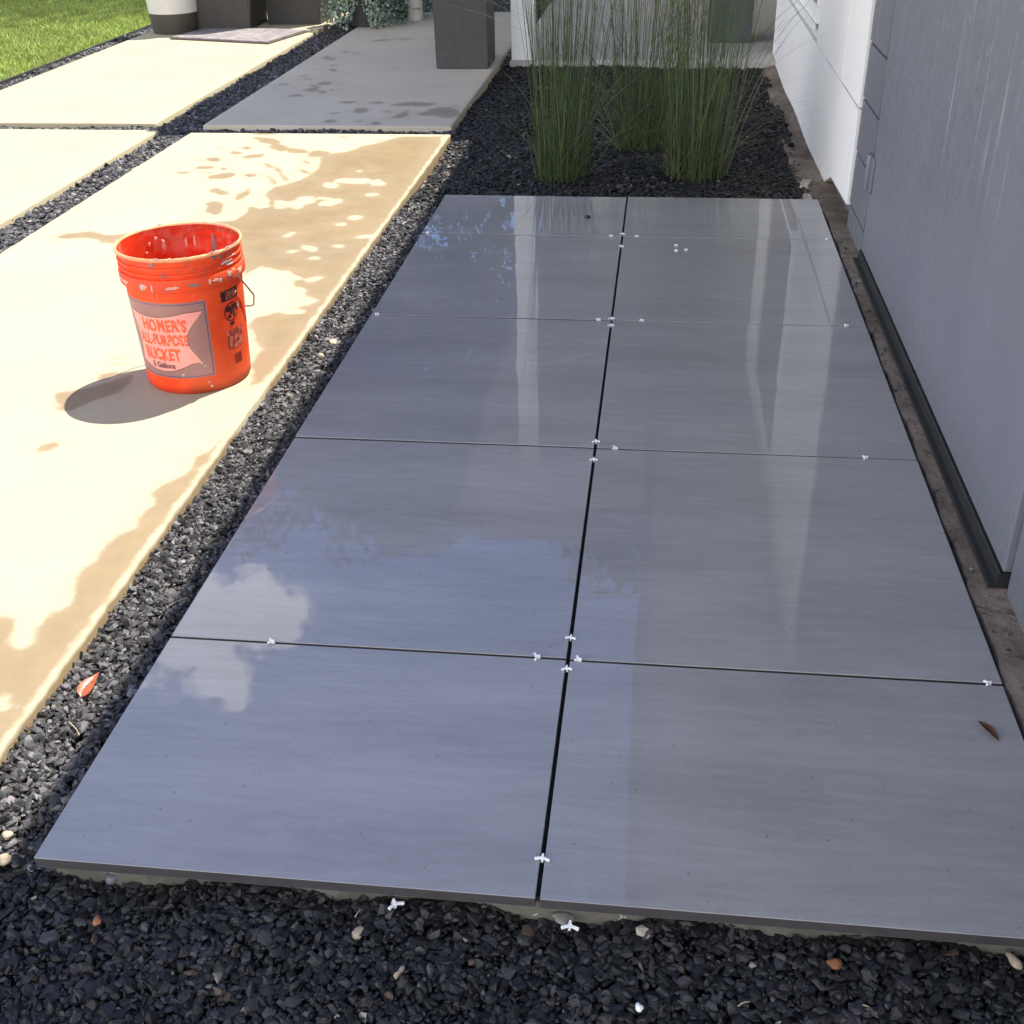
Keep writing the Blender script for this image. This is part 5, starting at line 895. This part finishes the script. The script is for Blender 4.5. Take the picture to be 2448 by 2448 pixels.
for i, (th, w) in enumerate([(-22, .010), (-10, .004), (28, .012), (33, .008), (48, .02), (-140, .008), (-165, .006), (150, .01), (60, .012)]):
    d = odir(th); dab(d * 0.153 + Vector((0, 0, .3605)), Vector((d.x * .3, d.y * .3, 1)), w, .003, M_splat if i % 2 else M_splatg, 60 + i, 0.0012)
# bail handle hanging down behind, ears
E1 = Vector((0.964, -0.265, 0)); E2 = Vector((0.265, 0.964, 0)); ph = rad(45); DV = E2 * math.cos(ph) - Vector((0, 0, 1)) * math.sin(ph); ZE = 0.292
shape = [(0.152, 0.0), (0.158, 0.004), (0.1395, 0.122), (0.135, 0.132), (0.100, 0.192), (0.085, 0.203), (0.05, 0.214), (0.0, 0.218)]
pts = [E1 * a + DV * bb + Vector((0, 0, ZE)) for a, bb in shape] + [E1 * -a + DV * bb + Vector((0, 0, ZE)) for a, bb in shape[-2::-1]]
b = bmesh.new(); tube(b, pts, 0.0023, 8); obj('handle', b, M_wire, bucket, smooth=60)
for s in (1, -1):
    t = bmesh.new(); bmesh.ops.create_cone(t, cap_ends=True, segments=20, radius1=0.014, radius2=0.010, depth=0.008)
    b = bmesh.new(); merge(b, t, Matrix.Translation(E1 * s * 0.1555 + Vector((0, 0, ZE))) @ (E1 * s).to_track_quat('Z', 'Y').to_matrix().to_4x4())
    obj('handle_ear', b, M_orange, bucket, smooth=40)

# ------------------------------------------------------------------ tile spacers
def spacer_mesh(wing, sweep, stub, sh):
    b = bmesh.new()
    def arm(a, L, w0, w1, z0, z1):
        d = Vector((math.cos(a), math.sin(a), 0)); s = Vector((-d.y, d.x, 0)); t = bmesh.new()
        vs = [t.verts.new(d * p + s * w + Vector((0, 0, z))) for z in (z0, z1) for p, w in ((0, -w0), (L, -w1), (L, w1), (0, w0))]
        for f in ((3, 2, 1, 0), (4, 5, 6, 7), (0, 1, 5, 4), (1, 2, 6, 5), (2, 3, 7, 6), (3, 0, 4, 7)): t.faces.new([vs[i] for i in f])
        bmesh.ops.bevel(t, geom=t.edges[:], offset=0.0005, segments=1, affect='EDGES'); merge(b, t)
    arm(rad(180 + sweep), wing, .0016, .0022, 0.0002, .0042); arm(rad(-sweep), wing, .0016, .0022, 0.00025, .00425)
    arm(rad(90), stub, .0019, .0017, -.006 if sh else 0.0003, .0052); arm(rad(-90), stub * .6, .0019, .0017, -.006 if sh else 0.0004, .0050)
    return finish(b, 'spacer')
SM = [spacer_mesh(.0125, 20, .0065, True), spacer_mesh(.0115, 28, .0060, True), spacer_mesh(.0095, 40, .0060, True)]
for me in SM: me.materials.append(M_spacer)
SPL = [('on the farthest cross joint at the left edge of the tiles', 90), ('on the far cross joint just left of the centre joint', 0), ('at the farthest end of the centre joint, astride it', 1), ('on the far cross joint just right of the centre joint', 0),
 ('on the centre joint just in front of the farthest cross joint', 1), ('on the farthest cross joint at the right edge beside the footing', 0), ('loose on the far right tile, back left one of a trio', 2), ('loose on the far right tile, front left one of a trio', 2), ('loose on the far right tile, right one of a trio', 2),
 ('on the second farthest cross joint just left of centre', 0), ('on the centre joint right behind the second farthest cross joint', 1), ('on the centre joint just before the second farthest cross joint', 1), ('on the second farthest cross joint just right of centre', 0), ('on the second farthest cross joint near the footing', 0), ('on the second farthest cross joint at the left tile edge', 0),
 ('on the centre joint right behind the middle cross joint', 1), ('on the centre joint right in front of the middle cross joint', 1), ('on the middle cross joint just right of the centre joint', 0), ('on the middle cross joint near the footing', 0), ('on the nearest cross joint within the cloud reflection', 0), ('spreading its wings on the nearest cross joint left of centre', 0),
 ('on the nearest cross joint just right of the centre joint', 0), ('on the centre joint right behind the nearest cross joint', 1), ('on the centre joint right in front of the nearest cross joint', 1), ('on the nearest cross joint at the right beside the footing', 0), ('alone on the centre joint near the front tile edge', 1)]
YJ = [1.5755, 2.361, 3.1605, 3.956]
for i, ((x, y), (wh, ty)) in enumerate(zip(SPACERS, SPL)):
    me = SM[0 if i in (20, 25) else 1 if ty == 1 else 2]
    if ty == 1: x = -0.119; rz = random.uniform(-.12, .12)
    elif ty == 2: rz = random.uniform(-2, 2)
    else:
        y = min(YJ, key=lambda q: abs(q - y)); rz = rad(-90) + random.uniform(-.25, .25)
    o = link('spacer', me, None, None, (x, y, 0.0008 if ty != 2 else 0.0012)); o.rotation_euler = (random.uniform(-.08, .08), random.uniform(-.08, .08), rz); o.scale = (.88, .88, .88)
    tag(o, 'white plastic tile spacer ' + wh, 'tile spacer', 'white tile spacers')
for (x, y), wh, rz in zip(LOOSE, ('lying on the black gravel left of the centre joint', 'lying on the black gravel below the centre joint'), (0.7, 0.1)):
    o = link('spacer', SM[0], None, None, (x, y, -0.0355)); o.rotation_euler = (0.25, 0.15, rz); tag(o, 'white plastic tile spacer ' + wh, 'tile spacer', 'white tile spacers')

# ------------------------------------------------------------------ pebbles, leaves, straw
def pebble(seed, ax):
    b = bmesh.new(); bmesh.ops.create_icosphere(b, subdivisions=2, radius=1.0); R = random.Random(seed); ph = [R.uniform(0, 6) for _ in range(6)]
    for v in b.verts:
        k = 1 + .2 * math.sin(v.co.x * 3 + ph[0]) + .16 * math.sin(v.co.y * 3.4 + ph[1]) + .1 * math.sin(v.co.z * 4 + ph[2]); v.co = Vector((v.co.x * ax[0] * k, v.co.y * ax[1] * k, v.co.z * ax[2] * k))
    return finish(b, 'pebble', 60)
PL = [('pale tan pebble on the black gravel left of the front tile corner joint', (.008, .012, .006), M_pebble, -.5), ('oval cream pebble on the black gravel at lower centre', (.007, .011, .006), M_pebble, -.4), ('small orange brown pebble on the front gravel right of centre', (.012, .009, .006), M_chip, .2),
 ('buff pebble at the right end of the front gravel', (.010, .014, .006), M_pebble, .5), ('large cream pebble at the left end of the gravel strip', (.0135, .011, .008), M_pebble, .2), ('flat cream pebble just behind the large one at the left', (.010, .008, .006), M_pebble, .9),
 ('rounded pale pebble halfway along the gravel strip', (.016, .019, .010), M_pebble, .4), ('angular tan pebble just in front of the rounded one on the strip', (.016, .012, .008), M_pebble, -.5), ('flat grey chip lying against the mortar bed near the centre joint', (.020, .010, .005), plain("grey chip", (.2, .19, .17), .7), .1),
 ('small white pebble at the bottom right of centre', (.006, .008, .005), M_spacer, .3), ('rust coloured chip on the front gravel at left', (.006, .011, .004), M_chip, .2), ('light grey pebble beside the slab at the near end of the strip', (.017, .012, .008), plain("light grey pebble", (.2, .2, .21), .6), .3), ('grey pebble on the front gravel near its left end', (.013, .010, .007), plain("blue grey pebble", (.13, .135, .15), .5), .7)]
for i, ((x, y), (lb, ax, m, rz)) in enumerate(zip(PEB, PL)):
    z = -0.035 if y > 1.1 else -0.043
    o = link('pebble', pebble(i, ax), m, None, (x, y, z + ax[2] * .6)); o.rotation_euler = (0.1, 0.15, rz); o.scale = (.84, .84, .84); tag(o, lb, 'pebble')
o = link('stone_chip', pebble(91, (.012, .009, .005)), M_rubber, None, (CHIP[0][0], CHIP[0][1], 0.004)); tag(o, 'small black stone chip lying on the far left tile', 'stone chip')
def leaf(L, W, notch, curl, m, seed):
    b = bmesh.new(); n = 10; rows = []; R = random.Random(seed)
    for i in range(n + 1):
        u = i / n; w = W * max(0.0, math.sin(math.pi * min(1, u ** 0.85))) ** 0.8 + 1e-4
        rows.append([b.verts.new((s * w, L * u + (notch * abs(s) if i == n else 0), curl * (s * s) * w * 2 + .003 * math.sin(u * 3) + R.uniform(0, .0006))) for s in (-1, -.5, 0, .5, 1)])
    for p, q in zip(rows[:-1], rows[1:]):
        for k in range(4): b.faces.new((p[k], p[k+1], q[k+1], q[k]))
    g = bmesh.ops.solidify(b, geom=b.faces[:], thickness=0.0005); return finish(b, 'leaf', 60)
o = link('fallen_leaf', leaf(.048, .0068, 0, .25, M_dryleaf, 1), M_dryleaf, None, (LEAF[0][0] + .012, LEAF[0][1] - .020, .0015)); o.rotation_euler = (0.03, 0, .50); tag(o, 'narrow dry brown leaf lying on the front right tile', 'leaf')
b = bmesh.new()
me = bpy.data.meshes.new('leaf'); bm2 = bmesh.new(); n = 14; rows = []
for i in range(n + 1):
    u = i / n; w = .0125 * (math.sin(math.pi * u ** 0.62) ** 0.75 if 0 < u < 1 else 0) + .0003
    row = []
    for s in (-1, -.66, -.33, 0, .33, .66, 1):
        yy = .050 * u + (.012 * (1 - (abs(s) - .5) ** 2 * 4) * (u ** 3) if u > .5 else 0) - (.010 * (1 - abs(s)) ** 2 * u ** 6)
        row.append(bm2.verts.new((s * w, yy, abs(s) ** 1.5 * w * .45 + .004 * math.sin(u * 2.5))))
    rows.append(row)
for p, q in zip(rows[:-1], rows[1:]):
    for k in range(6): bm2.faces.new((p[k], p[k+1], q[k+1], q[k]))
bmesh.ops.solidify(bm2, geom=bm2.faces[:], thickness=0.0006)
o = link('fallen_leaf', finish(bm2, 'leaf', 60), M_redleaf, None, (LEAF[1][0] + .022, LEAF[1][1] - .032, -.026)); o.rotation_euler = (0.1, 0.1, -.12); tag(o, 'glossy orange heart shaped leaf on the gravel strip', 'leaf')
TW = [((-0.905, 1.352), .04, -.7, 'pale straw on the gravel strip just past the orange leaf', -.026), ((0.147, 0.953), .016, .6, 'short pale straw at bottom centre of the front gravel', -.034), ((0.30, 0.962), .018, -.5, 'short pale twig at bottom right of the front gravel', -.034),
      ((-0.87, 1.72), .04, .9, 'greenish straw on the gravel strip beside the cloud reflection', -.028), ((-0.36, 1.048), .022, 1.2, 'thin tan twig in front of the left front tile', -.040)]
for i, ((x, y), L, rz, lb, z) in enumerate(TW):
    b = bmesh.new(); tube(b, [(-L/2, 0, 0), (-L/6, .0008, .001), (L/6, .0006, .001), (L/2, -.001, .0003)], 0.0009, 5, .0005)
    o = obj('twig', b, M_straw, None, (x, y, z)); o.rotation_euler = (0, .05, rz); tag(o, lb, 'twig')
